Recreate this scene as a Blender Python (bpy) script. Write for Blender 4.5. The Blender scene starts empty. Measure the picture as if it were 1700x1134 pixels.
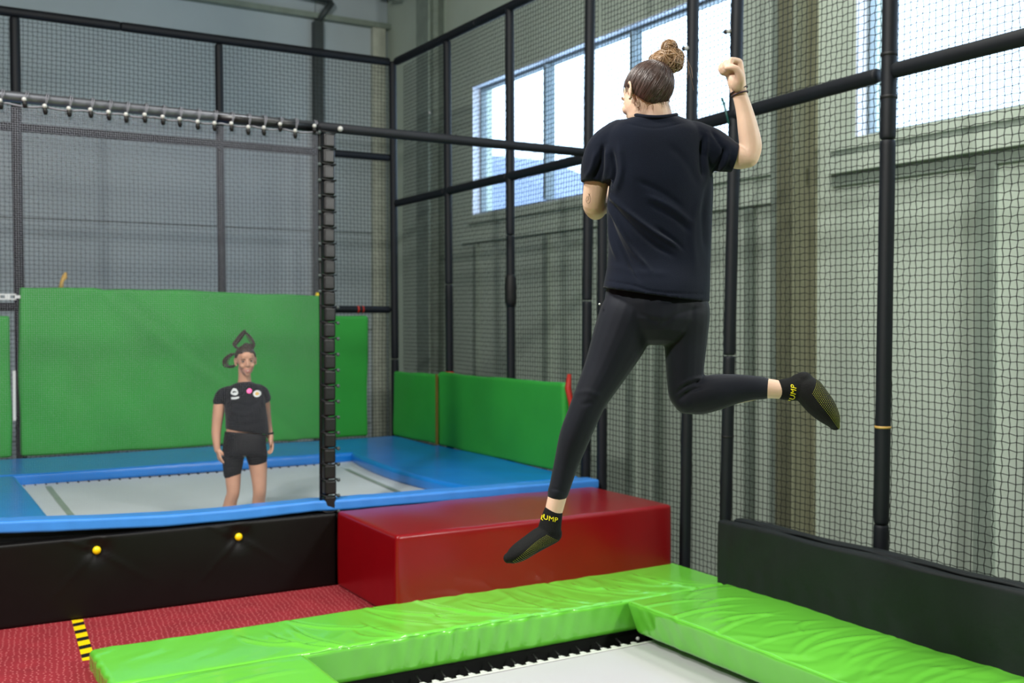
import bpy, bmesh, math, random
import numpy as np
from mathutils import Vector, Matrix
from mathutils.bvhtree import BVHTree

# ------------------------------------------------------------------ camera, world, lights, exposure
SC = bpy.context.scene
COL = SC.collection
rnd = random.Random(7)
EYE = 1.95
PITCH = math.radians(1.1373)
YAW = math.radians(30.5316)
FPX = 1763.0
cam_d = bpy.data.cameras.new('camera')
cam_d.sensor_width = 36.0
cam_d.lens = FPX * 36.0 / 1700.0
cam_d.clip_end = 200
cam_d.dof.use_dof = True
cam_d.dof.focus_distance = 3.75
cam_d.dof.aperture_fstop = 3.2
cam = bpy.data.objects.new('camera', cam_d)
COL.objects.link(cam)
cam.location = (0, 0, EYE)
cam.rotation_euler = (math.pi / 2 - PITCH, 0, -YAW)
SC.camera = cam

SC.view_settings.view_transform = 'Standard'
SC.view_settings.look = 'None'
SC.view_settings.gamma = 1
SC.view_settings.use_curve_mapping = False
SC.view_settings.exposure = 0.0

W = bpy.data.worlds.new('sky')
SC.world = W
W.use_nodes = True
bg = W.node_tree.nodes['Background']
bg.inputs[0].default_value = (0.60, 0.79, 1.0, 1)
bg.inputs[1].default_value = 4.6


def lamp(loc, target, size, power, col):
    d = bpy.data.lights.new('hall_lamp', 'AREA')
    d.shape = 'SQUARE'
    d.size = size
    d.energy = power
    d.color = col
    o = bpy.data.objects.new('hall_lamp', d)
    COL.objects.link(o)
    o.location = loc
    o.rotation_euler = (Vector(target) - Vector(loc)).to_track_quat('-Z', 'Y').to_euler()
    return o


WARM = (1.0, 0.985, 0.93)
lamp((-2.8, 1.3, 5.9), (2.8, 8.0, 0.5), 0.35, 410, WARM)      # flood lamp behind and left of the camera
lamp((-0.6, 4.2, 6.3), (1.3, 5.2, 0), 1.0, 400, WARM)
lamp((4.0, 4.6, 7.4), (4.4, 4.8, 0), 1.2, 190, WARM)
lamp((5.9, -0.6, 4.4), (7.0, 4.6, 0.2), 0.8, 300, WARM)  # unseen lamp added to brighten the lower right wall

# ------------------------------------------------------------------ measuring helpers
Fv = np.array([math.sin(YAW) * math.cos(PITCH), math.cos(YAW) * math.cos(PITCH), -math.sin(PITCH)])
Rv = np.array([math.cos(YAW), -math.sin(YAW), 0.0])
Uv = np.cross(Rv, Fv)
Cv = np.array([0, 0, EYE])


def ray(x, y):
    return Fv + Rv * (x - 850.0) / FPX + Uv * (567.0 - y) / FPX


def ond(x, y, d):
    return Cv + ray(x, y) * d


def ony(x, y, Y):
    r = ray(x, y); return Cv + r * Y / r[1]


def onx(x, y, X):
    r = ray(x, y); return Cv + r * X / r[0]


def onz(x, y, z):
    r = ray(x, y); return Cv + r * (z - EYE) / r[2]


def proj(P):
    v = np.asarray(P) - Cv
    d = v @ Fv
    return 850 + FPX * (v @ Rv) / d, 567 - FPX * (v @ Uv) / d


# ------------------------------------------------------------------ materials
def lin(c):
    return tuple(((v / 255) / 12.92 if v / 255 <= 0.04045 else ((v / 255 + 0.055) / 1.055) ** 2.4) for v in c)


def mat(name, rgb, rough=0.5, spec=0.5, metal=0.0, var=0.12, vscale=6, bump=0.0, bscale=40, coat=0.0, sheen=0.0, sss=0.0, stretch=(1, 1, 1), coatr=0.1):
    m = bpy.data.materials.new(name)
    m.use_nodes = True
    nt = m.node_tree
    b = nt.nodes['Principled BSDF']
    c = lin(rgb)
    tc = nt.nodes.new('ShaderNodeTexCoord')
    mp = nt.nodes.new('ShaderNodeMapping')
    mp.inputs['Scale'].default_value = stretch
    nt.links.new(tc.outputs['Object'], mp.inputs['Vector'])
    n = nt.nodes.new('ShaderNodeTexNoise')
    n.inputs['Scale'].default_value = vscale
    n.inputs['Detail'].default_value = 4
    nt.links.new(mp.outputs['Vector'], n.inputs['Vector'])
    r = nt.nodes.new('ShaderNodeValToRGB')
    r.color_ramp.elements[0].position = 0.3
    r.color_ramp.elements[1].position = 0.7
    r.color_ramp.elements[0].color = tuple(v * (1 - var) for v in c) + (1,)
    r.color_ramp.elements[1].color = tuple(min(1, v * (1 + var)) for v in c) + (1,)
    nt.links.new(n.outputs['Fac'], r.inputs['Fac'])
    nt.links.new(r.outputs['Color'], b.inputs['Base Color'])
    b.inputs['Roughness'].default_value = rough
    b.inputs['Specular IOR Level'].default_value = spec
    b.inputs['Metallic'].default_value = metal
    b.inputs['Coat Weight'].default_value = coat
    b.inputs['Coat Roughness'].default_value = coatr
    b.inputs['Sheen Weight'].default_value = sheen
    if sss:
        b.inputs['Subsurface Weight'].default_value = sss
        b.inputs['Subsurface Radius'].default_value = (0.01, 0.004, 0.002)
        b.inputs['Subsurface Scale'].default_value = 1.0
    if bump:
        n2 = nt.nodes.new('ShaderNodeTexNoise')
        n2.inputs['Scale'].default_value = bscale
        n2.inputs['Detail'].default_value = 5
        nt.links.new(mp.outputs['Vector'], n2.inputs['Vector'])
        bp = nt.nodes.new('ShaderNodeBump')
        bp.inputs['Strength'].default_value = bump
        bp.inputs['Distance'].default_value = 0.01
        nt.links.new(n2.outputs['Fac'], bp.inputs['Height'])
        nt.links.new(bp.outputs['Normal'], b.inputs['Normal'])
    return m


M = {}
M['green_mat'] = mat('lime_vinyl', (106, 198, 60), 0.26, 0.5, var=0.04, vscale=2, bump=0.10, bscale=9, coat=0.5, coatr=0.09)
M['green_pad'] = mat('green_vinyl', (44, 146, 52), 0.55, 0.4, var=0.08, vscale=2, bump=0.2, bscale=7)
M['blue_mat'] = mat('blue_vinyl', (12, 118, 205), 0.33, 0.5, var=0.06, vscale=3, bump=0.15, bscale=10, coat=0.3, coatr=0.2)
M['red_block'] = mat('red_vinyl', (128, 2, 12), 0.3, 0.35, var=0.05, vscale=3, bump=0.08, bscale=14, coat=0.2, coatr=0.2)
M['black_vinyl'] = mat('black_vinyl', (11, 9, 9), 0.42, 0.25, var=0.15, bump=0.12, bscale=16)
M['dark_pad'] = mat('charcoal_fabric', (20, 25, 27), 0.62, 0.4, var=0.12, bump=0.25, bscale=20)
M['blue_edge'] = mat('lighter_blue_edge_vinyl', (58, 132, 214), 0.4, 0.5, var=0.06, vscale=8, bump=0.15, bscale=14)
M['yellow'] = mat('yellow_plastic', (248, 212, 8), 0.35, 0.5, var=0.03)
M['foam'] = mat('black_foam_sleeve', (12, 16, 23), 0.6, 0.35, var=0.15, bump=0.1, bscale=30)
M['wrap'] = mat('black_padded_wrap', (12, 11, 14), 0.4, 0.5, var=0.15, bump=0.1, bscale=30)
M['steel'] = mat('galvanised_steel', (105, 107, 113), 0.42, 0.5, metal=0.85, var=0.06)
M['net'] = mat('dark_net_cord', (9, 14, 14), 0.7, 0.3, var=0.1)
M['veil'] = mat('grey_net_cord', (150, 150, 160), 0.7, 0.3, var=0.05)
M['bed'] = mat('white_jump_fabric', (190, 187, 192), 0.6, 0.4, var=0.03, vscale=1.5, bump=0.03, bscale=200)
M['bed2'] = mat('grey_white_jump_fabric', (190, 196, 200), 0.6, 0.4, var=0.04, vscale=1.5, bump=0.05, bscale=3)
M['black'] = mat('black_webbing', (12, 12, 13), 0.6, 0.4)
M['white'] = mat('white_webbing', (222, 222, 218), 0.5, 0.4, var=0.03)
M['ball'] = mat('pale_plastic_ball', (165, 165, 162), 0.3, 0.5, var=0.03)
M['rope'] = mat('grey_edge_rope', (105, 105, 112), 0.6, 0.4)
M['wall_r'] = mat('pale_green_wall_sheet', (188, 201, 188), 0.6, 0.4, var=0.05, vscale=1.2)
M['wall_b'] = mat('pale_wall_panel', (176, 190, 196), 0.55, 0.4, var=0.05, vscale=1.0)
M['wall_o'] = mat('grey_wall', (120, 125, 120), 0.7, 0.3)
M['ceil'] = mat('ceiling_sheet', (120, 124, 110), 0.7, 0.3)
M['conc'] = mat('grey_concrete', (110, 110, 105), 0.8, 0.3, bump=0.2)
M['olive'] = mat('olive_steel', (118, 120, 98), 0.5, 0.4, var=0.08)
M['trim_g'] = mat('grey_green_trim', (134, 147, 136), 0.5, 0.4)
M['trim_l'] = mat('light_trim', (186, 192, 178), 0.5, 0.4)
M['frame'] = mat('window_frame_grey', (120, 135, 142), 0.4, 0.5)
M['reveal'] = mat('pale_window_reveal', (215, 222, 235), 0.5, 0.4, var=0.02)
M['pipe'] = mat('dark_grey_pipe', (62, 70, 70), 0.5, 0.4)
M['strap_brown'] = mat('brown_strap', (118, 92, 36), 0.6, 0.4)
M['strap_red'] = mat('red_strap', (170, 40, 28), 0.6, 0.4)
M['orange'] = mat('ochre_ribbon', (190, 150, 70), 0.6, 0.4)
M['gold'] = mat('tan_tape', (205, 165, 90), 0.45, 0.5)
M['teal'] = mat('dark_green_tie', (10, 70, 65), 0.4, 0.5)
M['skin'] = mat('fair_skin', (214, 182, 158), 0.5, 0.4, var=0.05, vscale=12, bump=0.05, bscale=120, sss=0.15)
M['skin2'] = mat('tanned_skin', (188, 142, 118), 0.5, 0.4, var=0.06, vscale=12, sss=0.1)
M['tee'] = mat('navy_black_cotton', (10, 17, 31), 0.9, 0.15, var=0.12, bump=0.12, bscale=260, sheen=0.06)
M['tee2'] = mat('black_cotton', (9, 12, 18), 0.85, 0.2, var=0.1, sheen=0.1)
M['legg'] = mat('black_stretch_fabric', (17, 21, 31), 0.7, 0.2, var=0.08, sheen=0.08)
M['shorts'] = mat('black_shorts_fabric', (8, 9, 13), 0.7, 0.3)
M['sock'] = mat('black_knit_sock', (17, 18, 18), 0.85, 0.2, bump=0.3, bscale=300)
M['grip'] = mat('yellow_grip_rubber', (190, 196, 60), 0.5, 0.4)
M['letter'] = mat('yellow_knit_lettering', (240, 226, 20), 0.6, 0.3, var=0.02)
M['hair'] = mat('dark_brown_hair', (70, 52, 46), 0.4, 0.5, var=0.35, vscale=40, stretch=(1, 1, 1))
M['hair_b'] = mat('golden_brown_hair', (138, 108, 76), 0.42, 0.5, var=0.35, vscale=30)
M['hair2'] = mat('brown_black_hair', (52, 42, 34), 0.5, 0.4, var=0.3, vscale=30)
M['eye'] = mat('eye_white', (225, 220, 215), 0.2, 0.5)
M['iris'] = mat('dark_iris', (50, 40, 35), 0.2, 0.5)
M['lip'] = mat('lip_skin', (190, 122, 112), 0.4, 0.5)
M['brow'] = mat('eyebrow_hair', (72, 52, 44), 0.7, 0.3)
M['pearl'] = mat('pearl_stud', (235, 232, 225), 0.2, 0.6)
M['band'] = mat('dark_hair_tie', (45, 32, 42), 0.6, 0.4)
M['ink'] = mat('tattoo_ink', (70, 72, 62), 0.6, 0.3)
M['pink'] = mat('pink_badge', (255, 40, 150), 0.4, 0.5)
M['print'] = mat('white_print', (205, 210, 212), 0.6, 0.3)
M['ext'] = mat('outside_roof_sheet', (128, 138, 158), 0.7, 0.3)


def carpet_material():
    m = mat('red_dotted_carpet', (136, 36, 44), 0.75, 0.3, var=0.12, vscale=5)
    nt = m.node_tree
    b = nt.nodes['Principled BSDF']
    ramp = [n for n in nt.nodes if n.type == 'VALTORGB'][0]
    tc = [n for n in nt.nodes if n.type == 'TEX_COORD'][0]
    v = nt.nodes.new('ShaderNodeTexVoronoi')
    v.voronoi_dimensions = '2D'
    v.inputs['Scale'].default_value = 30
    v.inputs['Randomness'].default_value = 0.4
    mp = nt.nodes.new('ShaderNodeMapping')
    mp.inputs['Scale'].default_value = (1.0, 1.0, 1.0)
    mp.inputs['Rotation'].default_value = (0, 0, 0.12)
    nt.links.new(tc.outputs['Object'], mp.inputs['Vector'])
    nt.links.new(mp.outputs['Vector'], v.inputs['Vector'])
    lt = nt.nodes.new('ShaderNodeMath'); lt.operation = 'LESS_THAN'; lt.inputs[1].default_value = 0.16
    nt.links.new(v.outputs['Distance'], lt.inputs[0])
    mx = nt.nodes.new('ShaderNodeMix'); mx.data_type = 'RGBA'
    nt.links.new(lt.outputs[0], mx.inputs[0])
    nt.links.new(ramp.outputs['Color'], mx.inputs[6])
    mx.inputs[7].default_value = lin((190, 104, 104)) + (1,)
    nt.links.new(mx.outputs[2], b.inputs['Base Color'])
    bp = nt.nodes.new('ShaderNodeBump'); bp.inputs['Strength'].default_value = 0.4; bp.inputs['Distance'].default_value = 0.004
    nt.links.new(v.outputs['Distance'], bp.inputs['Height'])
    nt.links.new(bp.outputs['Normal'], b.inputs['Normal'])
    return m


M['carpet'] = carpet_material()


def glass_material():
    m = bpy.data.materials.new('window_glass')
    m.use_nodes = True
    nt = m.node_tree
    nt.nodes.clear()
    out = nt.nodes.new('ShaderNodeOutputMaterial')
    t = nt.nodes.new('ShaderNodeBsdfTransparent')
    t.inputs[0].default_value = (0.96, 0.98, 1, 1)
    g = nt.nodes.new('ShaderNodeBsdfGlossy')
    g.inputs['Roughness'].default_value = 0.03
    mx = nt.nodes.new('ShaderNodeMixShader')
    mx.inputs[0].default_value = 0.04
    nt.links.new(t.outputs[0], mx.inputs[1])
    nt.links.new(g.outputs[0], mx.inputs[2])
    nt.links.new(mx.outputs[0], out.inputs[0])
    return m


M['glass'] = glass_material()


# ------------------------------------------------------------------ object helpers
def obj(name, me, m=None, parent=None, smooth=True):
    o = bpy.data.objects.new(name, me)
    COL.objects.link(o)
    if m is not None and not me.materials:
        me.materials.append(M[m] if isinstance(m, str) else m)
    if parent is not None:
        o.parent = parent
        o.matrix_parent_inverse = Matrix.Translation(parent.location).inverted()
    if smooth and len(me.polygons):
        me.polygons.foreach_set('use_smooth', [True] * len(me.polygons))
    return o


def tag(o, label, cat, group=None):
    o['label'] = label
    o['category'] = cat
    if group:
        o['group'] = group
    return o


def thing(name, loc, label, cat, group=None):
    o = bpy.data.objects.new(name, None)
    COL.objects.link(o)
    o.location = loc
    o.empty_display_size = 0.1
    return tag(o, label, cat, group)


def meshof(V, Fc, name='mesh'):
    me = bpy.data.meshes.new(name)
    V = [tuple(map(float, v)) for v in V]
    me.from_pydata(V, [], Fc)
    me.update()
    return me


class MB:
    def __init__(s):
        s.V = []; s.F = []

    def add(s, V, Fc):
        k = len(s.V)
        s.V += [tuple(map(float, v)) for v in V]
        s.F += [tuple(i + k for i in f) for f in Fc]
        return s

    def box(s, a, b):
        (x0, y0, z0), (x1, y1, z1) = a, b
        return s.add([(x0, y0, z0), (x1, y0, z0), (x1, y1, z0), (x0, y1, z0), (x0, y0, z1), (x1, y0, z1), (x1, y1, z1), (x0, y1, z1)],
                     [(3, 2, 1, 0), (4, 5, 6, 7), (0, 1, 5, 4), (1, 2, 6, 5), (2, 3, 7, 6), (3, 0, 4, 7)])

    def tube(s, pts, r, n=12, cap=True):
        """tube with a round section through pts; r a number or a list"""
        P = [np.array(p, float) for p in pts]
        R = r if hasattr(r, '__len__') else [r] * len(P)
        k0 = len(s.V)
        up = None
        for i, p in enumerate(P):
            t = P[min(i + 1, len(P) - 1)] - P[max(i - 1, 0)]
            t = t / (np.linalg.norm(t) + 1e-9)
            if up is None:
                up = np.array([0, 0, 1.0]) if abs(t[2]) < 0.9 else np.array([1.0, 0, 0])
            a = np.cross(t, up); a /= np.linalg.norm(a) + 1e-9
            b = np.cross(a, t)
            up = b
            for k in range(n):
                th = 2 * math.pi * k / n
                s.V.append(tuple(p + R[i] * (a * math.cos(th) + b * math.sin(th))))
        for i in range(len(P) - 1):
            for k in range(n):
                q = (k + 1) % n
                s.F.append((k0 + i * n + k, k0 + i * n + q, k0 + (i + 1) * n + q, k0 + (i + 1) * n + k))
        if cap:
            s.F.append(tuple(k0 + k for k in range(n))[::-1])
            e = k0 + (len(P) - 1) * n
            s.F.append(tuple(e + k for k in range(n)))
        return s

    def ball(s, c, r, nu=16, nv=10, Mx=None):
        r = r if hasattr(r, '__len__') else (r, r, r)
        c = np.array(c, float)
        V = []
        for j in range(nv + 1):
            ph = math.pi * j / nv
            for i in range(nu):
                th = 2 * math.pi * i / nu
                p = np.array([r[0] * math.sin(ph) * math.cos(th), r[1] * math.sin(ph) * math.sin(th), r[2] * math.cos(ph)])
                if Mx is not None:
                    p = Mx @ p
                V.append(c + p)
        Fc = []
        for j in range(nv):
            for i in range(nu):
                q = (i + 1) % nu
                Fc.append((j * nu + i, (j + 1) * nu + i, (j + 1) * nu + q, j * nu + q))
        return s.add(V, Fc)

    def mesh(s):
        return meshof(s.V, s.F)

    def build(s, name, m, parent=None, smooth=False):
        return obj(name, s.mesh(), m, parent, smooth)


def boxo(name, a, b, m, parent=None, bevel=0.0):
    if bevel:
        return obj(name, rbox(a, b, bevel, 0.2), m, parent)
    return MB().box(a, b).build(name, m, parent)


def struct(o):
    o['kind'] = 'structure'
    return o


def rbox(a, b, r, step, disp=None):
    """rounded, finely divided box (closed) between corners a and b; disp(V, N) -> V"""
    a = np.array(a, float); b = np.array(b, float)
    n = [max(4, int(math.ceil((b[i] - a[i]) / step))) for i in range(3)]
    ax = []
    for i in range(3):
        t = np.linspace(a[i], b[i], n[i] + 1)
        extra = [a[i] + r * f for f in (0.1, 0.35, 0.7, 1.0)] + [b[i] - r * f for f in (0.1, 0.35, 0.7, 1.0)]
        t = [v for v in t if a[i] + r * 1.05 < v < b[i] - r * 1.05] + extra + [a[i], b[i]]
        ax.append(sorted(set(round(v, 5) for v in t)))
    idx = {}
    V = []; Fc = []

    def vid(i, j, k):
        key = (i, j, k)
        if key not in idx:
            idx[key] = len(V)
            V.append((ax[0][i], ax[1][j], ax[2][k]))
        return idx[key]
    L = [len(x) - 1 for x in ax]
    for i in range(L[0]):
        for j in range(L[1]):
            Fc.append((vid(i, j, 0), vid(i, j + 1, 0), vid(i + 1, j + 1, 0), vid(i + 1, j, 0)))
            Fc.append((vid(i, j, L[2]), vid(i + 1, j, L[2]), vid(i + 1, j + 1, L[2]), vid(i, j + 1, L[2])))
    for i in range(L[0]):
        for k in range(L[2]):
            Fc.append((vid(i, 0, k), vid(i + 1, 0, k), vid(i + 1, 0, k + 1), vid(i, 0, k + 1)))
            Fc.append((vid(i, L[1], k), vid(i, L[1], k + 1), vid(i + 1, L[1], k + 1), vid(i + 1, L[1], k)))
    for j in range(L[1]):
        for k in range(L[2]):
            Fc.append((vid(0, j, k), vid(0, j, k + 1), vid(0, j + 1, k + 1), vid(0, j + 1, k)))
            Fc.append((vid(L[0], j, k), vid(L[0], j + 1, k), vid(L[0], j + 1, k + 1), vid(L[0], j, k + 1)))
    V = np.array(V)
    q = np.clip(V, a + r, b - r)
    d = V - q
    ln = np.linalg.norm(d, axis=1, keepdims=True)
    N = d / np.maximum(ln, 1e-9)
    V = q + N * r
    if disp is not None:
        V = disp(V, N)
    return meshof(V, Fc)


def remeshed(mb, voxel, smooth=4, factor=0.5):
    me = mb.mesh()
    o = bpy.data.objects.new('tmp', me)
    COL.objects.link(o)
    md = o.modifiers.new('r', 'REMESH')
    md.mode = 'VOXEL'
    md.voxel_size = voxel
    if smooth:
        s = o.modifiers.new('s', 'SMOOTH')
        s.factor = factor
        s.iterations = smooth
    dg = bpy.context.evaluated_depsgraph_get()
    res = bpy.data.meshes.new_from_object(o.evaluated_get(dg), depsgraph=dg)
    bpy.data.objects.remove(o)
    bpy.data.meshes.remove(me)
    return res


def getco(me):
    a = np.empty(len(me.vertices) * 3)
    me.vertices.foreach_get('co', a)
    return a.reshape(-1, 3)


def getno(me):
    a = np.empty(len(me.vertices) * 3)
    me.vertices.foreach_get('normal', a)
    return a.reshape(-1, 3)


def setco(me, V):
    me.vertices.foreach_set('co', V.reshape(-1))
    me.update()


# ------------------------------------------------------------------ the setting
GZ = -0.9          # hall floor below the raised deck
f = MB()
f.box((-4.0, -3.0, GZ), (0.98, 7.37, 0.0))
f.box((0.98, 6.30, GZ), (5.2, 7.37, 0.0))
struct(f.build('floor', 'carpet'))
struct(boxo('floor', (-4.5, -3.5, GZ - 0.2), (7.4, 16.2, GZ), 'conc'))
struct(boxo('ceiling', (-4.5, -3.5, 8.0), (7.4, 16.2, 8.2), 'ceil'))
struct(boxo('wall_left', (-4.6, -3.5, GZ), (-4.4, 16.2, 8.0), 'wall_o'))
struct(boxo('wall_front', (-4.5, -3.6, GZ), (7.4, -3.4, 8.0), 'wall_o'))
# back wall of sandwich panels with horizontal joints
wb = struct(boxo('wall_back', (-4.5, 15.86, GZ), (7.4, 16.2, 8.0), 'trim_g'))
zs = [GZ, 0.3, 1.8, 3.34, 5.0, 6.62, 8.0]
for i in range(len(zs) - 1):
    for j, (x0, x1) in enumerate(((-4.5, 5.78), (5.78, 7.0))):
        boxo('wall_panel', (x0 + 0.006, 15.8, zs[i] + 0.008), (x1 - 0.006, 15.9, zs[i + 1] - 0.008), 'wall_b', wb)
# right wall with two window bands
WX = 7.0
WA = (7.57, 12.95, 3.40, 5.17)
WB = (0.6, 6.22, 3.47, 5.55)
w = MB()
w.box((WX, -3.5, GZ), (WX + 0.32, 16.2, 3.40))
w.box((WX, -3.5, 5.55), (WX + 0.32, 16.2, 8.0))
w.box((WX, 6.22, 3.40), (WX + 0.32, 7.57, 5.55))
w.box((WX, 12.95, 3.40), (WX + 0.32, 16.2, 5.55))
w.box((WX, -3.5, 3.40), (WX + 0.32, 0.6, 5.55))
w.box((WX, 7.57, 5.17), (WX + 0.32, 12.95, 5.55))
w.box((WX, 0.6, 3.40), (WX + 0.32, 6.22, 3.47))
struct(w.build('wall_right', 'wall_r'))


def window(n, y0, y1, z0, z1, bars):
    fr = MB()
    X0, X1 = WX + 0.12, WX + 0.20
    fr.box((X0, y0, z0), (X1, y1, z0 + 0.05)); fr.box((X0, y0, z1 - 0.05), (X1, y1, z1))
    fr.box((X0, y0, z0 + 0.05), (X1, y0 + 0.05, z1 - 0.05)); fr.box((X0, y1 - 0.05, z0 + 0.05), (X1, y1, z1 - 0.05))
    r = struct(fr.build('window_%d' % n, 'frame'))
    for b in bars:
        boxo('mullion', (X0 - 0.06, b - 0.022, z0 + 0.05), (X1, b + 0.022, z1 - 0.05), 'frame', r)
    cuts = [y0 + 0.05] + list(bars) + [y1 - 0.05]
    for i in range(len(cuts) - 1):
        boxo('pane', (X0 + 0.03, cuts[i] + 0.03, z0 + 0.05), (X0 + 0.036, cuts[i + 1] - 0.03, z1 - 0.05), 'glass', r)
    rv = MB()
    rv.box((WX + 0.002, y1 - 0.012, z0), (X0, y1, z1)); rv.box((WX + 0.002, y0, z0), (X0, y0 + 0.012, z1))
    rv.box((WX + 0.002, y0 + 0.012, z0), (X0, y1 - 0.012, z0 + 0.012)); rv.box((WX + 0.002, y0 + 0.012, z1 - 0.012), (X0, y1 - 0.012, z1))
    rv.build('reveal', 'reveal', r)
    return r


window(1, *WA, (9.41, 11.18))
window(2, *WB, (2.4, 4.2))
# sills and the girt under the windows
struct(boxo('trim_1', (WX - 0.07, 0.5, 3.385), (WX, 6.44, 3.47), 'wall_r'))
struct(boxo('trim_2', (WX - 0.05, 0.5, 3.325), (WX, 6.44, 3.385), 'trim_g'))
struct(boxo('trim_3', (WX - 0.10, 0.5, 3.19), (WX, 6.44, 3.325), 'wall_r'))
struct(boxo('trim_4', (WX - 0.04, 0.5, 3.09), (WX, 6.44, 3.19), 'trim_g'))  # darker strip paints in the shade under the girt
struct(boxo('trim_5', (WX - 0.05, 7.1, 3.28), (WX, 13.0, 3.39), 'wall_r'))
struct(boxo('trim_6', (WX - 0.06, 7.1, 3.02), (WX, 13.2, 3.10), 'wall_r'))
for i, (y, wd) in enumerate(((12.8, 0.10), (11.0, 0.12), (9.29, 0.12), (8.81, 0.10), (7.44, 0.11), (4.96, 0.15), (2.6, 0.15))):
    struct(boxo('trim_%d' % (7 + i), (WX - 0.05, y - wd / 2, GZ), (WX, y + wd / 2, 3.0 if y > 7 else 3.09), 'trim_g'))  # darker strips painted in for shadowed recesses of the wall


def ibeam(name, y0, y1, x0, x1, m, z1=8.0):
    b = MB()
    b.box((x0, y0, GZ), (x0 + 0.03, y1, z1))
    b.box((x1 - 0.03, y0, GZ), (x1, y1, z1))
    ym = (y0 + y1) / 2
    b.box((x0 + 0.03, ym - 0.015, GZ), (x1 - 0.03, ym + 0.015, z1))
    return struct(b.build(name, m))


ibeam('trim_14', 6.63, 6.82, WX - 0.30, WX, 'olive')
struct(boxo('trim_15', (WX - 0.12, 6.92, GZ), (WX, 7.08, 8.0), 'trim_g'))  # darker strip in place of the shade beside the column
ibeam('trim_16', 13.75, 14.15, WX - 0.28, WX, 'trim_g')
struct(boxo('trim_17', (6.70, 15.70, GZ), (6.92, 15.8, 6.6), 'trim_l'))
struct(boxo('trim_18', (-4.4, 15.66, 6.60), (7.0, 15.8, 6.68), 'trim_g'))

# neighbouring building seen through the windows
ex = MB()
PA, PB, PC = onx(784, 255, 22.0), onx(905, 312, 22.0), onx(980, 345, 22.0)
ring = [(PA[1] + 2, -2), (PC[1], -2), (PC[1], PC[2]), (PB[1], PB[2]), (PA[1], PA[2]), (PA[1] + 2, PA[2])]
ex.add([(22, y, z) for y, z in ring] + [(26, y, z) for y, z in ring],
       [(0, 1, 2, 3, 4, 5), (11, 10, 9, 8, 7, 6)] + [(i, i + 6, (i + 1) % 6 + 6, (i + 1) % 6) for i in range(6)])
tag(ex.build('neighbouring_building', 'ext'), 'bluish-grey roofed building outside, seen low through the left window', 'building')

# pipe with bracket and horizontal conduit on the back wall
t = thing('downpipe', (5.78, 15.7, GZ), 'dark grey square pipe running up the back wall, with a bent top', 'pipe')
boxo('pipe_shaft', (5.715, 15.64, GZ), (5.855, 15.78, 6.55), 'pipe', t)
MB().tube([(5.78, 15.7, 6.55), (5.98, 15.6, 6.86)], 0.05, 8).build('pipe_elbow', 'pipe', t, True)
MB().tube([(5.98, 15.6, 6.86), (3.5, 15.6, 7.0)], 0.035, 8).build('conduit', 'pipe', t, True)
t = thing('air_heater', (6.6, 14.6, 6.75), 'dark unit hanging under the ceiling in the far corner', 'heater')
boxo('casing', (6.25, 14.4, 6.98), (6.85, 14.9, 7.35), 'pipe', t, 0.04)
MB().tube([(6.5, 14.6, 7.3), (6.5, 14.6, 8.0)], 0.03, 8).build('hanger', 'pipe', t, True)
MB().tube([(6.28, 14.45, 7.0), (6.1, 14.3, 6.9), (6.3, 14.2, 6.85)], 0.035, 8).build('duct', 'pipe', t, True)

# ------------------------------------------------------------------ lime trampoline in the foreground
def folds(P, k, ang, amp, seed):
    c, s = math.cos(ang), math.sin(ang)
    u = P[:, 0] * c + P[:, 1] * s
    v = -P[:, 0] * s + P[:, 1] * c
    w_ = u + 0.05 * np.sin(v * 7 + seed) + 0.03 * np.sin(v * 17 + 2 * seed)
    a = np.sin(w_ * k + seed) + 0.6 * np.sin(w_ * k * 1.73 + 1.3 * seed + 0.8 * np.sin(v * 3))
    g = np.clip(0.5 + 0.5 * np.sin(u * 2.1 + seed * 1.7) + 0.3 * np.sin(v * 5 + seed), 0.1, 1)
    return amp * g * np.sign(a) * np.abs(a) ** 1.5


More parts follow.
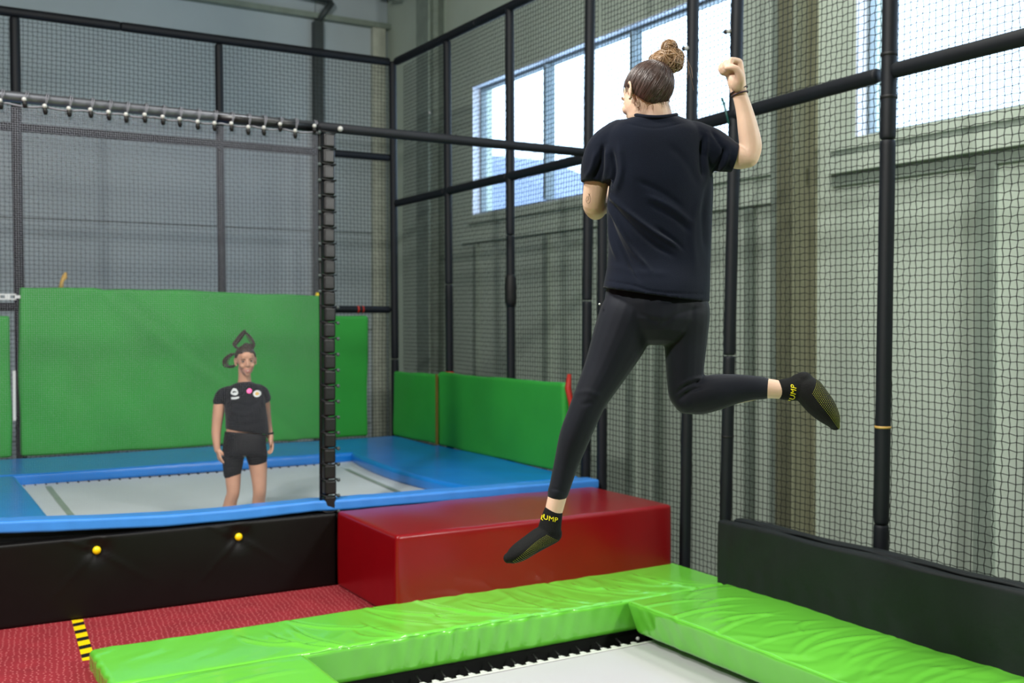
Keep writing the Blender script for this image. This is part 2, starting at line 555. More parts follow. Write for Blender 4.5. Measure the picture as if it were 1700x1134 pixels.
def mat_disp(k, ang, amp, seed, side=0.006, creases=()):
    """slack vinyl: soft swells, pulled folds down the sides, and single sharp creases (x, y, angle, length, depth)"""
    def fn(V, N):
        V = V.copy()
        lo, hi = V.min(0), V.max(0)
        top = np.clip(N[:, 2], 0, 1)
        up = 0.5 * folds(V, k, ang, amp, seed) + 0.004 * np.sin(V[:, 0] * 2.3 + seed) + 0.004 * np.sin(V[:, 1] * 2.9)
        for cx, cy, ca, ln, dp in creases:
            c, s_ = math.cos(ca), math.sin(ca)
            u = (V[:, 0] - cx) * c + (V[:, 1] - cy) * s_
            v = -(V[:, 0] - cx) * s_ + (V[:, 1] - cy) * c + 0.06 * (u / ln) ** 2
            w_ = np.exp(-(u / ln) ** 4)
            up = up + dp * w_ * (np.exp(-((v - 0.030) / 0.024) ** 2) - 0.8 * np.exp(-(v / 0.010) ** 2))
        V[:, 2] += top * up
        z = V[:, 2]
        fy = side * np.sign(N[:, 1]) * np.clip(np.abs(N[:, 1]) * 1.5 - 0.4, 0, 1) * np.clip((V[:, 0] - lo[0]) / 0.15, 0, 1) * np.clip((hi[0] - V[:, 0]) / 0.15, 0, 1)
        fx = side * (0.35 if V[:, 1].min() > 5 else 1.0) * np.sign(N[:, 0]) * np.clip(np.abs(N[:, 0]) * 1.5 - 0.4, 0, 1) * np.clip((V[:, 1] - lo[1]) / 0.15, 0, 1) * np.clip((hi[1] - V[:, 1]) / 0.15, 0, 1)
        px_ = np.sin(V[:, 0] * 4 + seed) * 2.5
        V[:, 1] += fy * (np.sin(V[:, 0] * 33 + z * 16 + px_) + 0.6 * np.sin(V[:, 0] * 57 - z * 9 + px_)) * np.clip(0.5 + 0.6 * np.sin(V[:, 0] * 2.2 + seed), 0.15, 1)
        py_ = np.sin(V[:, 1] * 4 + seed) * 2.5
        V[:, 0] += fx * (np.sin(V[:, 1] * 29 + z * 16 + py_) + 0.6 * np.sin(V[:, 1] * 49 - z * 9 + py_)) * np.clip(0.5 + 0.6 * np.sin(V[:, 1] * 2.2 + seed), 0.15, 1)
        return V
    return fn


cr_ = random.Random(11)
CR1 = [(1.9 + i * 0.135 + cr_.uniform(-.03, .03), 5.66 + cr_.uniform(0.1, 0.42), 2.1 + cr_.uniform(-.25, .25), cr_.uniform(.12, .36), cr_.uniform(.004, .011)) for i in range(23)]
CR2 = [(4.2 + cr_.uniform(0.15, 0.6), 5.5 - i * 0.115 + cr_.uniform(-.02, .02), cr_.uniform(-.25, .35), cr_.uniform(.14, .38), cr_.uniform(.004, .010)) for i in range(34)]
CR3 = [(1.25 + cr_.uniform(0, .5), 5.5 - i * 0.22, cr_.uniform(-.2, .3), cr_.uniform(.15, .35), cr_.uniform(.002, .005)) for i in range(10)]
tr = thing('trampoline', (3.0, 3.0, GZ), 'sunken trampoline with lime green padding and white jumping bed in the foreground', 'trampoline')
g1 = rbox((0.965, 5.63, -0.13), (5.17, 6.338, 0.105), 0.035, 0.0125, mat_disp(26, 2.62, 0.0042, 1.0, 0.008, CR1))
for g_, ax_, at_ in ((g1, 1, 5.63),):
    V = getco(g_)
    V[:, 1] += np.clip((5.9 - V[:, 1]) / 0.27, 0, 1) * np.clip(0.1 - V[:, 2], 0, 1) * 0.22
    setco(g_, V)
obj('frame_pad', g1, 'green_mat', tr)
g2 = rbox((4.185, -0.6, -0.13), (5.20, 5.625, 0.105), 0.03, 0.0165, mat_disp(24, 1.25, 0.0042, 2.4, 0.004, CR2))
V = getco(g2)
V[:, 0] += np.clip((4.5 - V[:, 0]) / 0.3, 0, 1) * np.clip(0.1 - V[:, 2], 0, 1) * 0.40
setco(g2, V)
obj('frame_pad', g2, 'green_mat', tr)
g3 = rbox((0.975, -0.6, -0.13), (1.98, 5.62, 0.112), 0.04, 0.026, mat_disp(13, 1.2, 0.0022, 4.0, 0.003, CR3))
obj('frame_pad', g3, 'green_mat', tr)
g4 = rbox((1.99, -0.6, -0.13), (4.175, 0.35, 0.105), 0.04, 0.05, mat_disp(18, 0.4, 0.003, 5.0, 0.003))
obj('frame_pad', g4, 'green_mat', tr)
# seam piping along the inner top edges
for g_, line in ((g1, [(x, 5.635, 0.100) for x in np.linspace(2.02, 4.17, 120)]), (g2, [(4.190, y, 0.100) for y in np.linspace(0.4, 5.58, 220)])):
    tv = BVHTree.FromPolygons([tuple(v) for v in getco(g_)], [tuple(p.vertices) for p in g_.polygons])
    MB().tube([tuple(tv.find_nearest(Vector(q))[0]) for q in line], 0.0042, 6).build('seam_piping', 'green_mat', tr, True)
bx = MB()
nx, ny = 40, 70
bx.add([(2.02 + 2.39 * i / nx, 0.4 + 5.19 * j / ny, -0.185 - 0.02 * math.sin(math.pi * i / nx) * math.sin(math.pi * j / ny)) for j in range(ny + 1) for i in range(nx + 1)],
       [(j * (nx + 1) + i, j * (nx + 1) + i + 1, (j + 1) * (nx + 1) + i + 1, (j + 1) * (nx + 1) + i) for j in range(ny) for i in range(nx)])
bx.build('jump_bed', 'bed', tr, True)
boxo('edge_band', (2.02, 5.555, -0.182), (4.38, 5.575, -0.178), 'white', tr)
# white webbing loops on the far edge of the bed, on the black spring strip
boxo('spring_strip', (1.98, 5.60, -0.24), (4.42, 5.72, -0.225), 'black', tr)
tab_me = None
for i in range(28):
    x = 2.02 + i * 0.081
    if tab_me is None:
        mb = MB()
        mb.add([(0, 0, 0), (0.046, 0, 0), (0.034, 0.03, 0), (0.012, 0.03, 0), (0, 0, 0.006), (0.046, 0, 0.006), (0.034, 0.03, 0.006), (0.012, 0.03, 0.006)],
               [(3, 2, 1, 0), (4, 5, 6, 7), (0, 1, 5, 4), (1, 2, 6, 5), (2, 3, 7, 6), (3, 0, 4, 7)])
        tab_me = mb.mesh()
    o = obj('webbing_tab', tab_me, 'white', tr, False)
    o.location = Vector((x, 5.582, -0.183))
    if i % 2 == 0:
        MB().tube([(x + 0.023, 5.61, -0.18), (x + 0.023, 5.68, -0.16)], 0.007, 6).build('spring', 'black', tr, True)
MB().ball((4.285, 5.62, -0.165), 0.013).build('spring_hook', 'ball', tr, True)
fb = MB()
fb.box((4.44, -0.55, GZ), (5.0, 5.60, -0.14)); fb.box((0.99, -0.55, GZ), (1.90, 5.60, -0.14))
fb.box((1.9, -0.55, GZ), (4.44, 0.3, -0.14)); fb.box((0.99, 5.72, GZ), (5.16, 6.295, -0.135))
fb.build('base_frame', 'black', tr)

# hazard tape on the carpet
hz = thing('hazard_tape', (1.0, 7.0, 0), 'yellow and black striped tape on the red carpet beside the black panel', 'tape')
a0, a1 = np.array([0.985, 6.45]), np.array([1.055, 7.355])
dv = (a1 - a0) / np.linalg.norm(a1 - a0)
nv_ = np.array([dv[1], -dv[0]])


def quad_strip(c0, c1, hw, z0, z1, skew=0.0):
    A, B = c0 - nv_ * hw - dv * skew, c0 + nv_ * hw + dv * skew
    C_, D = c1 + nv_ * hw + dv * skew, c1 - nv_ * hw - dv * skew
    return MB().add([(*A, z0), (*B, z0), (*C_, z0), (*D, z0), (*A, z1), (*B, z1), (*C_, z1), (*D, z1)],
                    [(3, 2, 1, 0), (4, 5, 6, 7), (0, 1, 5, 4), (1, 2, 6, 5), (2, 3, 7, 6), (3, 0, 4, 7)])


quad_strip(a0, a1, 0.034, 0.001, 0.003).build('tape_strip', 'yellow', hz)
Lt = np.linalg.norm(a1 - a0)
for i in range(8):
    s0 = 0.06 + i * 0.175
    if s0 + 0.055 < Lt:
        quad_strip(a0 + dv * s0, a0 + dv * (s0 + 0.072), 0.034, 0.0032, 0.0042, 0.012).build('black_stripe', 'black', hz)

# ------------------------------------------------------------------ red foam block
tag(obj('foam_block', rbox((2.84, 6.295, 0.0), (5.125, 7.35, 0.553), 0.028, 0.06,
    lambda V, N: V + N * (0.003 * np.sin(V[:, [0]] * 4 + 1) * np.sin(V[:, [1]] * 5) + 0.002 * np.sin(V[:, [0]] * 11 + V[:, [2]] * 7))), 'red_block'),
    'large glossy red vinyl foam block beside the lime trampoline pad', 'foam block')

# ------------------------------------------------------------------ black wall panel with yellow buttons
BT = [(1.18, 0.44), (2.12, 0.43)]


def panel_disp(V, N):
    V = V.copy()
    fr = (N[:, 1] < -0.5)
    for bxx, bz in BT:
        dx, dz = V[:, 0] - bxx, V[:, 2] - bz
        d = np.hypot(dx, dz)
        V[:, 1] += fr * 0.03 * np.exp(-(d / 0.07) ** 2)
        th = np.arctan2(dz, dx)
        for a, L in ((0.95, 0.14), (-0.6, 0.2), (-2.35, 0.24), (2.7, 0.2)):
            da = np.abs((th - a + math.pi) % (2 * math.pi) - math.pi)
            V[:, 1] -= fr * 0.012 * np.exp(-(da * d / 0.010) ** 2) * np.exp(-d / L) * (da < 1.2)
    V[:, 1] += fr * 0.004 * np.sin(V[:, 0] * 3) * np.sin(V[:, 2] * 5)
    return V


pn = thing('wall_pad', (1.0, 7.4, 0), 'long black vinyl panel with two yellow buttons under the blue trampoline edge', 'padding')
obj('pad_body', rbox((-2.2, 7.36, 0.0), (2.845, 7.46, 0.535), 0.02, 0.02, panel_disp), 'black_vinyl', pn)
for bxx, bz in BT:
    MB().ball((bxx, 7.372, bz), (0.027, 0.02, 0.027)).build('button', 'yellow', pn, True)

# ------------------------------------------------------------------ blue trampoline
bt = thing('trampoline', (3.0, 9.5, 0), 'raised trampoline with blue padding and greyish white bed behind the red block', 'trampoline')


def blue_disp(seed, curve=None):
    base = mat_disp(16, 0.6, 0.0025, seed, 0.003)

    def fn(V, N):
        V = base(V, N)
        return curve(V) if curve is not None else V
    return fn


def edge_in(V):     # right pad: inner edge bows outwards in the middle
    V = V.copy()
    wgt = np.clip((5.15 - V[:, 0]) / 1.1, 0, 1)
    V[:, 0] += wgt * (0.14 * ((V[:, 1] - 8.9) / 1.4) ** 2 - 0.02)
    return V


obj('frame_pad', rbox((-1.4, 10.38, 0.455), (5.2, 11.55, 0.58), 0.04, 0.05, blue_disp(1)), 'blue_mat', bt)
obj('frame_pad', rbox((4.04, 7.66, 0.46), (5.22, 10.42, 0.585), 0.04, 0.045, blue_disp(2, edge_in)), 'blue_mat', bt)
obj('frame_pad', rbox((-1.4, 7.62, 0.455), (0.985, 10.40, 0.575), 0.04, 0.05, blue_disp(3)), 'blue_mat', bt)


def front_disp(V, N):
    V = V.copy()
    bump = np.interp(V[:, 0], [-1.4, 0.4, 0.61, 1.12, 1.61, 2.1, 2.7, 2.9, 3.9, 5.2], [0.07, 0.075, 0.07, 0.04, 0.015, 0.01, 0.02, 0.012, 0.0, -0.015])
    V[:, 2] += bump
    V += N * (0.0015 * np.sin(V[:, [0]] * 9) + 0.0012 * np.sin(V[:, [0]] * 31 + V[:, [2]] * 40) * np.clip(np.sin(V[:, [0]] * 2.7), 0, 1))
    return V


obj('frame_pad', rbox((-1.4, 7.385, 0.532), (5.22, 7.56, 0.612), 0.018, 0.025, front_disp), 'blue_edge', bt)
FT = [(2.27, 8.02, 0.215), (2.49, 8.07, 0.235)]
nx, ny = 110, 90
X0, X1, Y0, Y1 = 0.96, 4.20, 7.55, 10.42


def bedz(x, y):
    z = 0.478 - 0.05 * math.sin(math.pi * (x - X0) / (X1 - X0)) * math.sin(math.pi * (y - Y0) / (Y1 - Y0)) ** 0.7
    d2 = ((x - 2.38) / 0.34) ** 2 + ((y - 8.03) / 0.22) ** 2
    return z - 0.265 * math.exp(-d2 ** 0.8) if d2 < 60 else z


bb = MB()
bb.add([(X0 + (X1 - X0) * i / nx, Y0 + (Y1 - Y0) * j / ny, bedz(X0 + (X1 - X0) * i / nx, Y0 + (Y1 - Y0) * j / ny)) for j in range(ny + 1) for i in range(nx + 1)],
       [(j * (nx + 1) + i, j * (nx + 1) + i + 1, (j + 1) * (nx + 1) + i + 1, (j + 1) * (nx + 1) + i) for j in range(ny) for i in range(nx)])
bb.build('jump_bed', 'bed2', bt, True)
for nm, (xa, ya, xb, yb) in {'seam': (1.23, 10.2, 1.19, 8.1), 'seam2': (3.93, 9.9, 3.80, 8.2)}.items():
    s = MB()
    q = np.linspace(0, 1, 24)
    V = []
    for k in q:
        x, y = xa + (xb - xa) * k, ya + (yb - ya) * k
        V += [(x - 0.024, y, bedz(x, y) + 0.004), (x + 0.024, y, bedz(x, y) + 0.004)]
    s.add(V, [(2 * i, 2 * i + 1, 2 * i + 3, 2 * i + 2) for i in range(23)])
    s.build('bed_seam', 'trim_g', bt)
sk = MB()
sk.box((-1.4, 7.47, 0), (5.2, 7.54, 0.52)); sk.box((-1.4, 7.48, 0.52), (1.0, 7.54, 0.62)); sk.box((1.0, 7.48, 0.52), (1.55, 7.54, 0.575)); sk.box((1.55, 7.48, 0.52), (5.2, 7.54, 0.545)); sk.box((-1.4, 10.45, 0), (5.2, 11.5, 0.45)); sk.box((4.25, 7.7, 0), (5.2, 10.4, 0.45)); sk.box((-1.4, 7.7, 0), (0.9, 10.4, 0.45))
sk.box((-1.4, 7.47, GZ), (5.2, 11.5, 0.0))
sk.build('base_frame', 'black', bt)
MB().tube([(x, 10.37, 0.465) for x in np.linspace(1.0, 4.1, 30)], 0.013, 6).build('spring_strip', 'black', bt)
sp_me = MB().tube([(0, 0, 0), (0, -0.05, 0)], 0.008, 6).mesh()
for i in range(34):
    o = obj('spring', sp_me, 'black', bt)
    o.location = Vector((1.05 + i * 0.09, 10.36, 0.475))


# ------------------------------------------------------------------ green wall pads
def soft(seed, amp=0.008):
    def fn(V, N):
        V = V.copy()
        u = V[:, 0] + V[:, 1]
        d = amp * (np.sin(u * 2.1 + V[:, 2] * 3.3 + seed) + 0.6 * np.sin(u * 5.3 - V[:, 2] * 4.1 + 2 * seed) + 0.35 * np.sin(u * 11 + V[:, 2] * 9 + seed * 3))
        # long diagonal crease
        e = (u - seed) * 0.8 + (V[:, 2] - 1.6) * 1.0
        d += 0.012 * np.exp(-(e / 0.05) ** 2) - 0.008 * np.exp(-((e - 0.12) / 0.06) ** 2)
        return V + N * d[:, None]
    return fn


def pad(a, b, seed, label, amp=0.008):
    return tag(obj('wall_pad', rbox(a, b, 0.03, 0.05, soft(seed, amp)), 'green_pad'), label, 'padding', None)


o = pad((1.15, 11.60, 0.585), (4.385, 11.72, 2.27), 14.3, 'largest green wall pad, upright behind the woman on the blue trampoline')
V = getco(o.data)
V[:, 2] += np.where(V[:, 2] > 1.4, (V[:, 0] - 1.15) / 3.2 * -0.05 + 0.02, 0)
setco(o.data, V)
pad((4.40, 11.62, 0.585), (4.89, 11.72, 2.00), 11.0, 'narrow green wall pad right of the cord-wrapped post', 0.005)
pad((-1.4, 11.62, 0.585), (1.07, 11.72, 2.00), 9.5, 'green wall pad cut by the left edge of the picture', 0.006)
pad((5.19, 10.42, 0.585), (5.27, 11.58, 1.35), 21.0, 'dark green side pad in the far corner, left of the brown strap', 0.006)
pad((5.19, 7.90, 0.585), (5.27, 10.39, 1.385), 19.2, 'long green side pad on the net wall, right of the brown strap', 0.006)
boxo('strap', (5.175, 10.385, 0.59), (5.186, 10.425, 1.36), 'strap_brown')
tag(bpy.data.objects['strap'], 'thin brown strap hanging between the two green side pads', 'strap')
sr = MB().tube([(5.24, 7.88, 1.47), (5.22, 7.87, 1.35), (5.24, 7.85, 1.22), (5.23, 7.84, 1.12)], [0.018, 0.03, 0.026, 0.01], 6)
tag(sr.build('strap', 'strap_red', None, True), 'red strap hanging at the right end of the long green side pad', 'strap')
rb = MB().tube([ony(101, 478, 11.68), ony(103, 467, 11.68), ony(107, 460, 11.68), ony(109, 452, 11.68)], [0.025, 0.02, 0.03, 0.012], 6)
tag(rb.build('ribbon', 'orange', None, True), 'ochre ribbon sticking up over the top of the largest green pad', 'ribbon')
rb = MB().tube([ony(527, 494, 11.68), ony(527, 486, 11.68)], [0.03, 0.02], 6)
tag(rb.build('ribbon', 'yellow', None, True), 'small yellow ribbon at the top right of the largest green pad', 'ribbon')
wl = thing('perforated_strip', (0.6, 11.55, 2.15), 'white perforated strip above the rail at the left edge', 'strip')
c = ony(10, 490, 11.62)
pm = MB()
pm.box((-0.6, 11.61, 2.155), (1.12, 11.63, 2.17)); pm.box((-0.6, 11.61, 2.20), (1.12, 11.63, 2.215))
for k in range(20):
    xx = -0.6 + k * 0.09
    pm.box((xx, 11.61, 2.17), (xx + 0.05, 11.63, 2.20))
pm.build('strip_body', 'white', wl)
tag(boxo('gap_light', (1.085, 11.63, 0.95), (1.112, 11.65, 1.45), 'white', None), 'slim white strip standing in for light in the gap between the left green pads', 'strip')  # white strip in place of light showing through the gap

# dark padding on the near net wall
dp = thing('wall_pad', (5.1, 4.0, 0), 'long charcoal padded barrier on edge beside the lime trampoline', 'padding')


def dark_disp(V, N):
    V = V.copy()
    fr = np.clip(-N[:, 0], 0, 1)
    V[:, 0] += fr * (0.006 * np.sin(V[:, 1] * 4) + 0.004 * np.sin(V[:, 1] * 9 + V[:, 2] * 12))
    for y0, k in ((5.45, 0.5), (5.25, 0.8), (5.6, 0.2)):
        e = (V[:, 1] - y0) + (V[:, 2] - 0.3) * k
        V[:, 0] += fr * 0.008 * np.exp(-(e / 0.025) ** 2) * np.clip((V[:, 1] - 4.9) / 0.4, 0, 1)
    lo = V[:, 2] < 0.25
    V[:, 0] += fr * lo * 0.004 * np.sin(V[:, 1] * 34)
    V[:, 2] += np.clip(N[:, 2], 0, 1) * 0.006 * np.sin(V[:, 1] * 6 + 1)
    return V


obj('pad_body', rbox((5.04, 2.0, 0.085), (5.115, 5.70, 0.545), 0.022, 0.03, dark_disp), 'dark_pad', dp)
obj('pad_body', rbox((5.118, 2.0, 0.085), (5.20, 5.62, 0.560), 0.022, 0.03, dark_disp), 'dark_pad', dp)
MB().tube([(5.116, y, 0.548 + 0.004 * math.sin(y * 13)) for y in np.linspace(2.1, 5.6, 60)], 0.008, 6).build('seam_piping', 'dark_pad', dp, True)


# ------------------------------------------------------------------ posts and rails
def sleeved(name, p0, p1, r, cuts, label, cat, rings=(), lump=None, mt='foam'):
    p0 = np.array(p0, float); p1 = np.array(p1, float)
    t = thing(name, tuple(p0), label, cat)
    L = np.linalg.norm(p1 - p0)
    d = (p1 - p0) / L
    cs = [0.0] + [c_ for c_ in cuts] + [1.0]
    for i in range(len(cs) - 1):
        a, b = cs[i] * L + (0.004 if i else 0), cs[i + 1] * L - (0.004 if i < len(cs) - 2 else 0)
        q = [a, a + 0.012, a + 0.03] + list(np.linspace(a + 0.2, b - 0.2, 8)) + [b - 0.03, b - 0.012, b]
        wob = [r * (0.9 if k in (0, len(q) - 1) else (0.97 if k in (1, len(q) - 2) else 1 + 0.015 * math.sin(k * 2.1 + i))) for k in range(len(q))]
        MB().tube([p0 + d * s for s in q], wob, 14).build('foam_sleeve', mt, t, True)
    for s_, m_, hh in rings:
        MB().tube([p0 + d * (s_ - hh), p0 + d * (s_ + hh)], r * 1.06, 14).build('tie', m_, t, True)
    if lump:
        s0, s1, k = lump
        MB().tube([p0 + d * s for s in np.linspace(s0, s1, 8)], [r * v * k for v in (0.8, 1.0, 1.12, 1.05, 1.15, 1.0, 0.95, 0.72)], 14).build('tape_wrap', 'black', t, True)
    return t


R0 = 0.044
sleeved('net_post', (1.19, 11.82, GZ), (1.15, 11.82, 5.0), R0 + .006, (0.5,), 'dark padded net post behind the left end of the largest green pad', 'post')
sleeved('net_post', (3.25, 11.82, GZ), (3.205, 11.82, 5.0), R0, (0.45,), 'dark padded net post in the middle of the rear net, behind the grey net', 'post')
sleeved('net_post', (5.31, 11.76, GZ), (5.29, 11.80, 5.06), R0 + 0.003, (0.4,), 'dark padded corner post where rear net and side net meet', 'post')
sleeved('net_post', (5.32, 10.33, GZ), (5.32, 10.42, 5.0), R0, (0.55,), 'dark padded side post next to the far corner, left of the windows', 'post', [(2.28, 'strap_red', 0.01)])
sleeved('net_post', (5.32, 9.02, GZ), (5.32, 9.07, 5.05), R0, (0.3, 0.62,), 'dark padded side post with a lumpy tape wrap, in front of the left window', 'post', [], (2.98, 3.32, 1.25))
sleeved('net_post', (5.32, 7.76, GZ), (5.32, 7.66, 6.3), R0, (0.42,), 'dark padded post where the long cross beam meets the side net', 'post')
sleeved('net_post', (5.30, 7.47, GZ), (5.30, 7.46, 3.3), R0, (0.3, 0.5), 'short dark post just behind the jumping woman, ending at the cross beam', 'post')
sleeved('net_post', (5.32, 6.40, GZ), (5.32, 6.27, 6.3), R0, (0.3, 0.33 + .2), 'dark padded post just right of the red block corner', 'post', [(2.1 - GZ - 0.6, 'black', 0.006)])
sleeved('net_post', (5.32, 5.96, GZ), (5.32, 5.76, 6.3), R0 + 0.001, (0.19, 0.36, 0.6), 'dark padded post at the far end of the charcoal barrier, behind the raised fist', 'post', [(2.0, 'black', 0.006)])
sleeved('net_post', (5.32, 4.52, GZ), (5.32, 4.43, 6.3), R0 + 0.004, (0.22, 0.55), 'dark padded post nearest the camera, with a tan tape ring', 'post', [(2.19, 'gold', 0.007), (1.35, 'black', 0.008), (4.22, 'black', 0.01), (4.48, 'black', 0.01)])

sleeved('net_rail', (-1.6, 11.82, 5.05), (5.25, 11.82, 5.06), R0 + 0.005, (0.55,), 'topmost dark rail of the rear net', 'rail')
sleeved('net_rail', (-1.6, 11.82, 3.90), (5.25, 11.82, 3.91), R0, (0.6,), 'dark rail of the rear net behind the long cross beam', 'rail')
sleeved('net_rail', (-1.6, 11.82, 2.09), (5.25, 11.82, 2.08), R0, (0.6,), 'lowest dark rail of the rear net, just above the narrow green pad', 'rail', [(6.44, 'strap_red', 0.012), (6.50, 'strap_red', 0.008)])
sleeved('net_rail', (5.32, 11.75, 5.06), (5.32, 7.72, 5.02), R0 + 0.004, (0.5,), 'sloping-looking top rail of the side net in the far corner', 'rail')
sleeved('net_rail', (5.32, 11.75, 3.36), (5.32, 7.74, 3.375), R0, (0.32, 0.66), 'middle rail of the side net crossing the left window', 'rail')
sleeved('net_rail', (5.32, 7.62, 3.40), (5.32, 4.55, 3.47), R0 + 0.003, (0.6,), 'dark rail behind the raised arm, crossing to the nearest post', 'rail')
sleeved('net_rail', (5.32, 4.42, 3.475), (5.32, 1.2, 3.50), R0 + 0.005, (0.5,), 'dark rail right of the nearest post, crossing the right window', 'rail')

# ball ties, cable tie and stray balls on posts
for (px, py, X, lab) in ((1140, 80, 5.26, 'small ball tie on the post behind the hair bun'), (1210, 52, 5.26, 'small ball tie on the post above the raised fist'),
                         (713, 187, 5.30, 'tiny pale ball tie on the side net near the far corner')):
    q = onx(px, py, X)
    k = thing('ball_tie', tuple(q), lab, 'tie')
    MB().ball(q, 0.017 if px > 800 else 0.014).build('ball', 'ball', k, True)
    if px < 800:
        MB().tube([q, q + np.array([0.02, -0.08, 0.0]), (5.30, 10.44, q[2])], 0.003, 5).build('cord', 'net', k, True)
    if px > 800:
        MB().ball(q + np.array([0.0, 0.034, 0.004]), 0.018).build('ball', 'black', k, True)
        MB().tube([q + np.array([0.01, 0.0, 0]), q + np.array([0.06, 0.03, 0.0])], 0.004, 6).build('cord', 'black', k, True)
q0, q1, q2 = onx(1199, 163, 5.25), onx(1205, 185, 5.25), onx(1210, 205, 5.25)
tag(MB().tube([q0, q1, q2], 0.008, 6).build('cable_tie', 'teal', None, True), 'dark green cable tie end sticking up beside the raised fist post', 'tie')

# cross beam over the blue trampoline's front edge
BY, BZ = 7.45, 3.37
cb = thing('cross_beam', (2.8, BY, BZ), 'long horizontal tube holding the grey net, padded dark towards the right', 'beam')
MB().tube([(x, BY, BZ) for x in np.linspace(-1.6, 2.72, 8)], 0.036, 16).build('steel_tube', 'steel', cb, True)
MB().tube([(x, BY, BZ - 0.004) for x in np.linspace(2.0, 2.72, 4)], 0.0375, 16).build('dark_sleeve', 'wrap', cb, True)
MB().tube([(x, BY, BZ) for x in (2.73, 2.76, 3.2, 3.9, 4.6, 5.2, 5.24)], [0.03, 0.037, 0.037, 0.038, 0.037, 0.037, 0.032], 16).build('foam_sleeve', 'foam', cb, True)

# cord-wrapped post
wp = thing('net_post', (2.8, BY, 0.0), 'black post laced with cords and stacked padding, standing between black panel and red block', 'post')
PX, PY = 2.795, 7.43
MB().tube([(PX, PY + 0.05, 0.0), (PX, PY + 0.05, 3.33)], 0.03, 12).build('pole', 'black', wp, True)
nseg = 24
zb, ztp = 0.545, 3.325
h = (ztp - zb) / nseg
seg = obj('padded_sleeve', rbox((PX - 0.032, PY - 0.045, zb + 0.006), (PX + 0.058, PY + 0.03, zb + h - 0.004), 0.016, 0.02), 'wrap', wp)
segs = [seg]
for i in range(1, nseg):
    c_ = seg.copy()
    COL.objects.link(c_)
    c_.location = seg.location + Vector((0.003 * math.sin(i * 1.7), 0, i * h))
    segs.append(c_)
MB().tube([(PX - 0.055, PY - 0.02, zb), (PX - 0.052, PY - 0.02, (zb + ztp) / 2), (PX - 0.055, PY - 0.02, ztp + 0.02)], 0.011, 8).build('edge_rope', 'black', wp, True)
cord = MB().tube([(-0.06, -0.02, 0.012), (-0.03, -0.06, 0.0), (0.02, -0.058, -0.004), (0.066, -0.035, 0.002), (0.07, 0.01, 0.0)], 0.0055, 6).mesh()
bl = MB().ball((0, 0, 0), 0.014, 10, 8).mesh()
for i in range(nseg + 1):
    o = obj('cord', cord, 'black', wp)
    o.location = Vector((PX, PY, zb + i * h))
    o = obj('cord_ball', bl, 'black' if i % 3 else 'pipe', wp)
    o.location = Vector((PX - 0.062 if i > 13 else PX + 0.077, PY - 0.035, zb + i * h - 0.005))


# ------------------------------------------------------------------ nets
def net_mesh(O, U, Vv, nu, nv, cell, r, wav, seed, knots=0.0, kmax=None, taper=0.0):
    """square mesh of thin three-sided cords; O origin, U and Vv unit directions"""
    O = np.array(O, float); U = np.array(U, float); Vv = np.array(Vv, float)
    Nn = np.cross(U, Vv)
    ii, jj = np.meshgrid(np.arange(nu + 1), np.arange(nv + 1))
    u = ii * cell; v = jj * cell
    du = wav * (np.sin(v * 2.3 + seed) * 0.6 + np.sin(u * 1.1 + v * 4.0 + seed * 2) * 0.5) + 0.045 * cell * np.sin(ii * 2.3 + jj * 3.1) + 0.1 * cell * (((ii + jj) % 2) - 0.5)
    dv_ = wav * (np.sin(u * 1.9 + seed) * 0.8 + np.sin(u * 3.7 + v * 1.3 + seed) * 0.5) + 0.045 * cell * np.sin(ii * 1.7 - jj * 2.9) + 0.15 * cell * (((ii + jj) % 2) - 0.5)
    dn = wav * 1.2 * np.sin(u * 1.5 + v * 1.2 + seed)
    rr = r * (1 + taper * (v / v.max()) ** 1.5)
    P = O + (u + du)[..., None] * U + (v + dv_)[..., None] * Vv + dn[..., None] * Nn
    Vs = []; Fs = []
    off = 0
    for horiz in (True, False):
        Q = P if horiz else P.transpose(1, 0, 2)
        a = Vv if horiz else U
        n1, n2 = Q.shape[:2]
        ring = [a, -a * 0.5 + Nn * 0.87, -a * 0.5 - Nn * 0.87]
        rq = (rr if horiz else rr.T)[..., None]
        VV = np.stack([Q + q * rq for q in ring], axis=2).reshape(-1, 3)
        base = (np.arange(n1)[:, None] * n2 + np.arange(n2 - 1)[None, :]).reshape(-1) * 3 + off
        for k in range(3):
            q = (k + 1) % 3
            Fs.append(np.stack([base + k, base + q, base + 3 + q, base + 3 + k], axis=1))
        Vs.append(VV)
        off += len(VV)
    if knots:
        sel = P[:, :kmax] if kmax else P
        C0 = sel.reshape(-1, 3)
        oc = np.array([U, -U, Vv, -Vv, Nn, -Nn]) * knots
        VV = (C0[:, None, :] + oc[None]).reshape(-1, 3)
        b = np.arange(len(C0)) * 6 + off
        tri = [(0, 2, 4), (2, 1, 4), (1, 3, 4), (3, 0, 4), (2, 0, 5), (1, 2, 5), (3, 1, 5), (0, 3, 5)]
        T = np.concatenate([np.stack([b + x for x in t_], axis=1) for t_ in tri])
        Vs.append(VV)
    Vs = np.concatenate(Vs); Fs = np.concatenate(Fs)
    me = bpy.data.meshes.new('net')
    me.vertices.add(len(Vs)); me.vertices.foreach_set('co', Vs.reshape(-1))
    loops = Fs.reshape(-1)
    starts = np.arange(len(Fs)) * 4; tot = np.full(len(Fs), 4)
    if knots:
        starts = np.concatenate([starts, len(loops) + np.arange(len(T)) * 3]); tot = np.concatenate([tot, np.full(len(T), 3)])
        loops = np.concatenate([loops, T.reshape(-1)])
    me.loops.add(len(loops)); me.loops.foreach_set('vertex_index', loops.astype(np.int32))
    me.polygons.add(len(starts)); me.polygons.foreach_set('loop_start', starts.astype(np.int32))
    me.update(calc_edges=True)
    me.validate()
    return me


